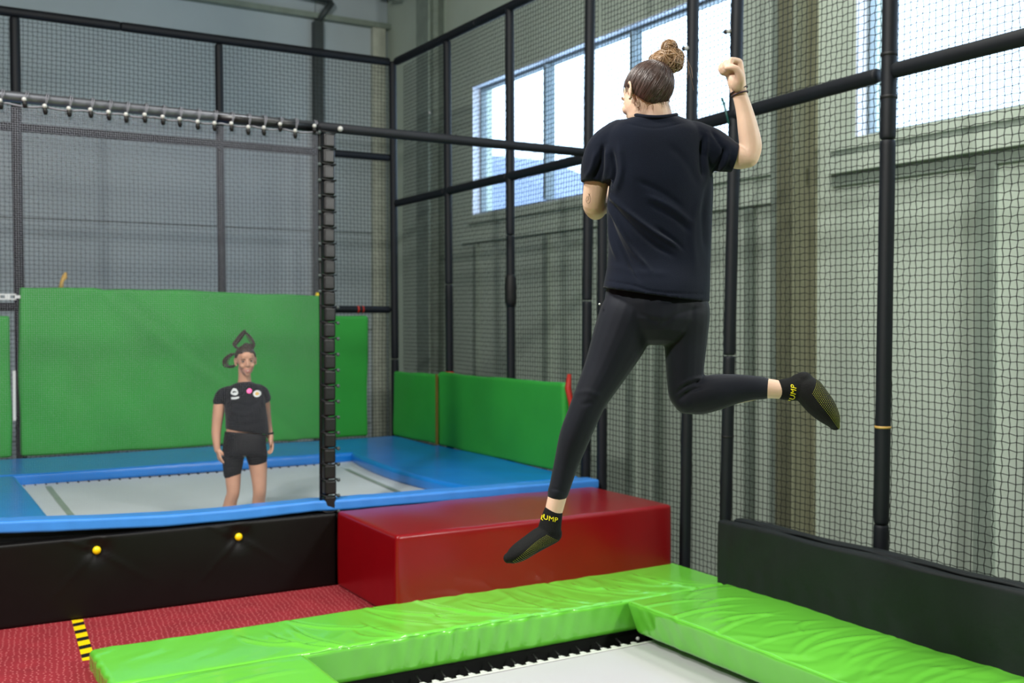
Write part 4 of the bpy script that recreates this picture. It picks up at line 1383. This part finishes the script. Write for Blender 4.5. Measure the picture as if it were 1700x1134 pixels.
# flatten the sleeve ends into clean hems
V = getco(tsm)
for (cx, cy, d0), (tx_, ty_), r_ in (((989, 303, 0.06), (-0.10, 1.0), 34), ((1219, 262, -0.002), (0.97, 0.22), 34)):
    C0 = J(cx, cy, d0); T0 = unit(J(cx + tx_ * 20, cy + ty_ * 20, d0) - C0)
    w0 = (V - C0)
    s0 = w0 @ T0
    near = (np.linalg.norm(w0, axis=1) < r_ * 1.6 / B.ppm) & (s0 > 0)
    V[near] -= np.outer(s0[near], T0) * 0.93
setco(tsm, V)
press(tsm, [(p_, a_ * 1.1, w_ * 0.8) for p_, a_, w_ in [([(1008, 322), (1040, 350), (1085, 385), (1130, 412)], 0.011, 5), ([(1008, 332), (1035, 362), (1075, 398), (1118, 425)], -0.010, 5),
            ([(1007, 336), (1025, 370), (1050, 415), (1080, 450)], 0.010, 5), ([(1006, 345), (1018, 380), (1040, 425), (1062, 465)], -0.009, 5),
            ([(1006, 350), (1012, 390), (1025, 430)], 0.007, 4), ([(1075, 325), (1115, 345), (1150, 372)], 0.006, 6), ([(1080, 338), (1120, 362), (1145, 385)], -0.005, 5),
            ([(1060, 300), (1100, 320), (1135, 345)], -0.004, 6), ([(1090, 378), (1120, 400), (1135, 415)], -0.006, 4), ([(1168, 225), (1164, 262), (1168, 295)], -0.009, 5),
            ([(1174, 225), (1172, 262), (1175, 290)], 0.006, 5), ([(1182, 290), (1198, 262), (1203, 245)], -0.008, 4), ([(1190, 290), (1206, 268), (1210, 250)], 0.006, 4),
            ([(1180, 215), (1195, 238), (1210, 260)], -0.005, 4), ([(1001, 240), (998, 270), (985, 300)], -0.009, 4), ([(1008, 245), (1008, 280), (998, 312)], 0.009, 5),
            ([(1016, 250), (1020, 285), (1010, 316)], -0.010, 4), ([(990, 250), (982, 280), (972, 296)], 0.006, 5), ([(1028, 240), (1032, 280), (1022, 320)], 0.005, 6),
            ([(1178, 300), (1168, 350), (1172, 420)], -0.006, 7), ([(1165, 320), (1150, 380), (1155, 450)], 0.004, 8), ([(1008, 440), (1060, 452), (1110, 455)], 0.003, 7),
            ([(1001, 465.5), (1050, 473), (1090, 484), (1178, 489)], -0.0035, 1.6), ([(1000, 473), (1050, 480), (1090, 491), (1178, 497)], 0.002, 2.5),
            ([(1040, 205), (1088, 213), (1135, 204)], -0.002, 1.5), ([(1110, 240), (1140, 270), (1160, 310)], -0.003, 8)]], B)
tso = obj('t_shirt', tsm, 'tee', pj)
cr = MB()
cc = [J(1088 + 35 * math.cos(a), 192.5 - 2.0 * math.cos(2 * a) + 5 * max(0, math.sin(a)), 0.0 + 0.066 * math.sin(a)) for a in np.linspace(0, 2 * math.pi, 33)]
cr.tube(cc, 0.007, 8)
cr.build('collar', 'tee', tso, True)

# hair with bun
V, Fc = hair_cap(H1, 1.05, -0.028, ridge=0.0006)
hr = obj('hair', meshof(V, Fc), 'hair', pj)
bun_c = J(1106, 100, -0.01)
root = J(1097, 112, -0.01)
sgr = random.Random(3)
st = MB()
rl = np.array(H1.R.T @ (root - H1.c)) / H1.k - np.array([0, -0.016, 0.030])
Rr = np.array([0.076, 0.097, 0.086])
e1 = unit(rl / Rr)
for i in range(620):
    th = sgr.uniform(0, 2 * math.pi)
    z_ = sgr.uniform(-0.95, 0.4)
    d = np.array([math.sqrt(max(0, 1 - z_ * z_)) * math.cos(th), math.sqrt(max(0, 1 - z_ * z_)) * math.sin(th), z_])
    fy = d[1]
    hl = 0.055 if fy > 0.55 else np.interp(fy, [-1, -0.5, -0.15, 0.15, 0.4, 0.55], [-0.083, -0.078, -0.048, 0.0, 0.042, 0.055])
    if 0.030 + Rr[2] * d[2] < hl + 0.002:
        d[2] = (hl + 0.002 - 0.030) / Rr[2]
        hxy = math.hypot(d[0], d[1]); f_ = math.sqrt(max(0.0, 1 - d[2] ** 2)) / (hxy + 1e-6)
        d[0] *= f_; d[1] *= f_
    pts = []
    w1 = sgr.uniform(-1, 1)
    for t in np.linspace(0, 1, 9):
        q = unit(d * (1 - t) + e1 * t)
        s_ = 1.052 + 0.012 * math.sin(t * math.pi) + 0.004 * w1
        pts.append(H1.p(*(np.array([0, -0.016, 0.030]) + q * Rr * s_)))
    st.tube(pts, 0.0009 + 0.0008 * sgr.random(), 4, False)
st.build('hair_strands', 'hair', hr, True)
bn = MB()
A = [(1105, 103, -0.01, 24, 19), (1114, 98, 0.0, 20, 18), (1091, 101, -0.01, 13, 12), (1111, 80, -0.005, 12.5, 13), (1120, 108, 0.005, 13, 10)]
for x_, y_, d_, rx_, ry_ in A:
    bn.ball(J(x_, y_, d_), (rx_ / B.ppm, rx_ / B.ppm * 0.8, ry_ / B.ppm), 20, 14)
bun = obj('hair_bun', remeshed(bn, 0.004, 4), 'hair_b', hr)
bl_ = MB()
for x_, y_, d_, rx_, ry_ in A:
    for i in range(int(rx_ * 5)):
        ax = unit([sgr.gauss(0, 1), sgr.gauss(0, 1), sgr.gauss(0, 1)])
        u_ = unit(np.cross(ax, [0.2, 0.9, 0.4])); v_ = np.cross(ax, u_)
        a0_ = sgr.uniform(0, 6.28); sp = sgr.uniform(1.2, 2.8)
        off_ = sgr.uniform(-0.55, 0.55)
        kk = math.sqrt(1 - off_ * off_)
        pts = []
        for t in np.linspace(0, 1, 9):
            q = (u_ * math.cos(a0_ + sp * t) + v_ * math.sin(a0_ + sp * t)) * kk + ax * off_
            pts.append(J(x_, y_, d_) + (Rv * q[0] * rx_ + Fv * q[1] * rx_ * 0.8 + Uv * q[2] * ry_) / B.ppm * (1.04 + 0.08 * sgr.random()))
        bl_.tube(pts, [0.0012, 0.002, 0.0024, 0.0026, 0.0026, 0.0024, 0.002, 0.0016, 0.0008] if i % 2 else 0.0014, 5, False)
bl_.build('bun_strands', 'hair_b', hr, True)['label'] = 'golden brown loose strands wound around the bun'
fly = MB()
for pts in ([(1081, 92), (1083, 82), (1091, 78), (1098, 84)], [(1084, 94), (1088, 84), (1095, 82)], [(1079, 90), (1078, 83)], [(1120, 84), (1131, 88), (1137, 97), (1136, 104)],
            [(1119, 83), (1130, 85), (1138, 95)], [(1136, 88), (1142, 100), (1143, 118), (1140, 135)], [(1138, 95), (1147, 112), (1150, 130)], [(1140, 104), (1146, 125), (1152, 150)],
            [(1112, 182), (1118, 185), (1116, 190)], [(1110, 176), (1119, 181)], [(1030, 141), (1024, 143), (1019, 141)], [(1105, 186), (1114, 186)],
            ):
    d0 = -0.062 if pts[0][1] > 160 and pts[0][0] < 1100 else 0.0
    fly.tube([J(x_, y_, d0) for x_, y_ in catmull(np.array(pts, float), 4)], 0.0007, 4, False)
for i in range(60):
    x0_ = sgr.uniform(1047, 1108); y0_ = 171 + 6 * math.sin((x0_ - 1047) / 61 * 3.14) + sgr.uniform(-3, 3)
    ln_ = sgr.uniform(5, 15); dx_ = sgr.uniform(-3, 5)
    o3_ = Fv * (-0.056 if x0_ > 1062 else -0.048)
    fly.tube([J(x0_, y0_ - 4, 0) + o3_ * 0.96, J(x0_ + dx_ * 0.4, y0_ + ln_ * 0.5, 0) + o3_, J(x0_ + dx_, y0_ + ln_, 0) + o3_ * 0.97], [0.0005, 0.00045, 0.0002], 4, False)
fly.build('stray_hairs', 'hair_b', hr, True)
tb = MB()
tb.tube([J(1099, 113, -0.01) + (Rv * math.cos(a) * 17 + Fv * math.sin(a) * 15 + Uv * math.cos(a) * -2) / B.ppm for a in np.linspace(0, 2 * math.pi, 25)], 0.004, 8)
tb.build('hair_tie', 'black', hr, True)
ep = MB()
ear = H1.p(-0.083, -0.008, -0.036)
ep.ball(ear, 0.003, 10, 8); ep.ball(H1.p(-0.080, -0.016, -0.046), 0.0024, 10, 8)
ep.build('earrings', 'pearl', pj, True)

# wrist ties
for k_, (c_, w_) in enumerate((((1227.0, 150), 13.2), ((1228.3, 156.5), 12.6))):
    o_ = MB()
    o_.tube([J(c_[0], c_[1], -0.03) + (Rv * math.cos(a) * w_ + Fv * math.sin(a) * w_ * 1.2 + Uv * math.cos(a) * (5.5 - 2 * k_)) / B.ppm for a in np.linspace(0, 2 * math.pi, 29)], 0.0026, 8)
    o_.build('wrist_tie', 'band', pj, True)
# small outline tattoo on the left upper arm
bs = bvh_of(sko.data)
tt = MB()
for pts in ([(978, 318), (981, 322), (982, 330), (979, 334)], [(977, 322), (975, 329), (978, 334)], [(980, 326), (976, 330)], [(981, 318), (978, 326)]):
    qs = []
    for x_, y_ in catmull(np.array(pts, float), 3):
        P = J(x_, y_, 0) - Fv * 0.2
        h_ = bs.ray_cast(Vector(P), Vector(Fv), 0.6)
        if h_[0] is not None:
            qs.append(np.array(h_[0]) + np.array(h_[1]) * 0.0002)
    if len(qs) > 1:
        tt.tube(qs, 0.0006, 4)
if tt.V:
    tt.build('tattoo', 'ink', pj)

# ---------------------------------------------- the woman on the blue trampoline
B2 = Body(8.1)
B_ = B2
K = B2.J
L = B2.limb
pw = thing('person', tuple(K(405, 905, 0)), 'smiling woman in black T-shirt and shorts standing on the blue trampoline, hair flying up', 'person')
H2 = Head(K(408, 599.5, 0.0), -Fv * 0.90 + Rv * 0.36 - Uv * 0.10, Uv * 0.99 - Fv * 0.05 - Rv * 0.05, 0.98)
sk = MB()
head_skin(sk, H2)
L(sk, [(406, 610, 0.025, 10.5, 1.0), (406, 626, 0.025, 10.2, 1.0), (406, 640, 0.02, 12, 0.75)])
L(sk, [(405, 652, 0.02, 23, 0.6), (408, 672, 0.01, 27, 0.6), (410, 693, 0.0, 26, 0.68), (406.5, 716, 0.0, 30.6, 0.74), (405, 738, 0.0, 27, 0.75)])
# her right arm (left in the picture)
L(sk, [(373, 656, 0.02, 9), (365, 670, 0.01, 9.6), (362, 690, 0.0, 9.3), (360, 706, -0.01, 8.2), (359, 722, -0.02, 7.6), (360, 740, -0.04, 5.6), (361, 747, -0.04, 5.6)])
hand(sk, K(361, 747, -0.04), -Uv * 0.93 + Rv * 0.30 - Fv * 0.1, Rv * 0.75 + Fv * 0.5, (0.30, 0.36, 0.42, 0.5), 0.88, 1, 0.5)
# her left arm
L(sk, [(432, 656, 0.03, 9), (438, 667, 0.06, 10), (441, 688, 0.09, 8.6), (443, 702, 0.08, 8), (446, 715, 0.05, 6.8), (449, 727, 0.02, 5.4)])
hand(sk, K(449, 727, 0.02), -Uv * 0.95 + Rv * 0.18 - Fv * 0.2, -Rv * 0.7 - Fv * 0.5, (0.25, 0.3, 0.38, 0.45), 0.85, -1, 0.4)
# legs
L(sk, [(390, 750, 0.0, 14, 1.0), (387, 780, -0.01, 13.4, 1.0), (387, 800, -0.02, 12.2, 1.0), (387, 818, -0.03, 10.5, 1.05), (383, 832, -0.02, 10.5, 1.05), (380, 850, 0.0, 11.4, 1.05),
       (380, 870, 0.02, 9, 1.05), (382, 892, 0.02, 6.2, 1.1), (382, 901, 0.02, 7, 1.3)])
L(sk, [(424, 748, 0.02, 14, 1.0), (428, 770, 0.02, 15.2, 1.0), (430, 792, 0.01, 12.8, 1.0), (431, 814, 0.0, 11, 1.05), (430, 828, 0.02, 10.6, 1.05), (429, 846, 0.05, 11.2, 1.05),
       (430, 864, 0.08, 9, 1.05), (431, 884, 0.09, 6.2, 1.1), (431, 892, 0.09, 7, 1.3)])
for (x_, y_, d_, s_) in ((382, 903, 0.04, -1), (431, 895, 0.11, 1)):
    c0 = K(x_, y_, d_)
    fd = unit(-Fv * [1, 1, 0] + Rv * 0.15 * s_)
    A = np.array([list(c0 - fd * 0.04 + np.array([0, 0, -0.012])) + [0.03, 0.028], list(c0 + fd * 0.05 + np.array([0, 0, -0.012])) + [0.036, 0.030],
                  list(c0 + fd * 0.12 + np.array([0, 0, -0.024])) + [0.042, 0.019], list(c0 + fd * 0.17 + np.array([0, 0, -0.028])) + [0.036, 0.013]])
    limb3(sk, A, 16, 4, ref=[0, 0, 1.0])
sk2o = obj('body', remeshed(sk, 0.0045, 6), 'skin2', pw)
face_parts(H2, pw, True)
# shorts
sh = MB()
loft(sh, [(373, 716, 443, 722, 0.0, 0.115), (371, 730, 442, 732, 0.0, 0.125), (369.5, 748, 441, 748, 0.0, 0.13), (369.5, 758, 441, 756, 0.0, 0.12)])
L(sh, [(389, 742, 0.0, 18.5, 1.1), (387, 760, 0.0, 17.8, 1.1), (386, 780, -0.01, 15.2, 1.05), (385.5, 785, -0.01, 14.6, 1.05)])
L(sh, [(423, 740, 0.02, 18.5, 1.1), (426, 755, 0.02, 17.4, 1.1), (427, 762, 0.02, 16.6, 1.1)])
sho = obj('shorts', remeshed(sh, 0.006, 4), 'shorts', pw)
# T-shirt
t2 = MB()
loft(t2, [(396, 634.5, 417, 633.5, 0.02, 0.045), (389, 637, 423, 636, 0.015, 0.062), (379, 643, 432, 640.5, 0.015, 0.08), (371, 654, 438, 650, 0.015, 0.10), (372, 675, 441, 672, 0.01, 0.115),
          (374, 695, 444, 692, 0.0, 0.12), (374, 708, 446, 712, 0.0, 0.125), (375, 713, 446, 722, 0.0, 0.125)], 40, 2.2)
L(t2, [(382, 652, 0.015, 12, 1.0), (371, 657, 0.01, 13, 1.0), (364.5, 666, 0.01, 11, 1.0)])
L(t2, [(428, 649, 0.02, 12, 1.0), (435, 653, 0.03, 12, 1.0), (440, 660, 0.04, 10, 1.0)])
t2m = remeshed(t2, 0.006, 4)
press(t2m, [([(380, 680), (400, 688), (425, 684)], 0.007, 4), ([(385, 668), (410, 674), (432, 668)], -0.006, 4), ([(380, 700), (405, 706), (440, 700)], -0.006, 4), ([(395, 690), (398, 705), (396, 715)], 0.005, 3),
            ([(373, 655), (378, 668), (380, 680)], -0.006, 3), ([(436, 655), (434, 668), (438, 684)], -0.006, 3)], B2)
t2o = obj('t_shirt', t2m, 'tee2', pw)
bt2 = bvh_of(t2m)


def disc_poly(pts, name, m_, parent, bvh, off=0.002):
    me = meshof([(*p, 0) for p in pts] + [(sum(p[0] for p in pts) / len(pts), sum(p[1] for p in pts) / len(pts), 0)],
                [(i, (i + 1) % len(pts), len(pts)) for i in range(len(pts))])
    V = getco(me)
    out = []
    for v in V:
        P = K(v[0], v[1], 0) - Fv * 0.3
        h_ = bvh.ray_cast(Vector(P), Vector(Fv), 0.6)
        out.append(np.array(h_[0]) + np.array(h_[1]) * off if h_[0] is not None else K(v[0], v[1], -0.13))
    setco(me, np.array(out))
    return obj(name, me, m_, parent, False)


def circ(cx, cy, r, n=16, wob=0.0):
    return [(cx + r * (1 + wob * math.sin(3 * a)) * math.cos(a), cy + r * (1 + wob * math.sin(2 * a + 1)) * math.sin(a)) for a in np.linspace(0, 2 * math.pi, n, endpoint=False)]


disc_poly(circ(393.5, 650, 6.2, 18, 0.15), 'shirt_print', 'print', t2o, bt2)
disc_poly([(388, 659), (402, 657.5), (402.5, 660), (396, 662), (388.5, 662)], 'shirt_print', 'print', t2o, bt2)
disc_poly([(390, 650), (393, 648.5), (397, 649.5), (398, 651), (394, 650.8), (391, 652)], 'shirt_print', 'tee2', t2o, bt2, 0.0035)
disc_poly(circ(418.2, 648.5, 4), 'badge', 'pink', t2o, bt2, 0.004)
disc_poly(circ(430, 653, 5.6), 'shirt_print', 'print', t2o, bt2)
disc_poly(circ(430, 653, 2.8), 'shirt_print', 'gold', t2o, bt2, 0.0035)
V, Fc = hair_cap(H2, 1.06, 0.0, 64, 40, 1, 0.001, fringe=0.068)
h2 = obj('hair', meshof(V, Fc), 'hair2', pw)
fl = MB()
for pts, r_ in (([(397, 580, 0.02), (390, 573, 0.02), (397, 563, 0.02), (405, 552, 0.02), (408, 549, 0.02)], 0.016), ([(420, 580, 0.02), (421, 572, 0.02), (414, 560, 0.02), (406, 550, 0.02)], 0.010),
                ([(397, 588, 0.06), (384, 588, 0.05), (375, 597, 0.05), (376, 606, 0.05), (385, 608, 0.05), (393, 604, 0.05)], 0.012), ([(400, 577, 0.03), (408, 574, 0.03), (420, 577, 0.03)], 0.015)):
    Q = catmull(np.array(pts, float), 5)
    for k_ in range(16):
        o1, o2, o3 = sgr.gauss(0, 2.0), sgr.gauss(0, 2.0), sgr.gauss(0, 0.006)
        fl.tube([K(q[0] + o1 * math.sin(i / len(Q) * 3.1), q[1] + o2 * math.sin(i / len(Q) * 3.1), q[2] + o3) for i, q in enumerate(Q)],
                [r_ * 0.36 * (1 - 0.6 * i / len(Q)) for i in range(len(Q))], 6)
fl.build('flying_locks', 'hair2', h2, True)
wt = MB()
wt.tube([K(447.5, 720, 0.035) + (Rv * math.cos(a) * 5.8 + Fv * math.sin(a) * 5.8 + Uv * 1.0 * math.cos(a)) / B2.ppm for a in np.linspace(0, 2 * math.pi, 21)], 0.008, 8)
wt.build('watch', 'black', pw, True)
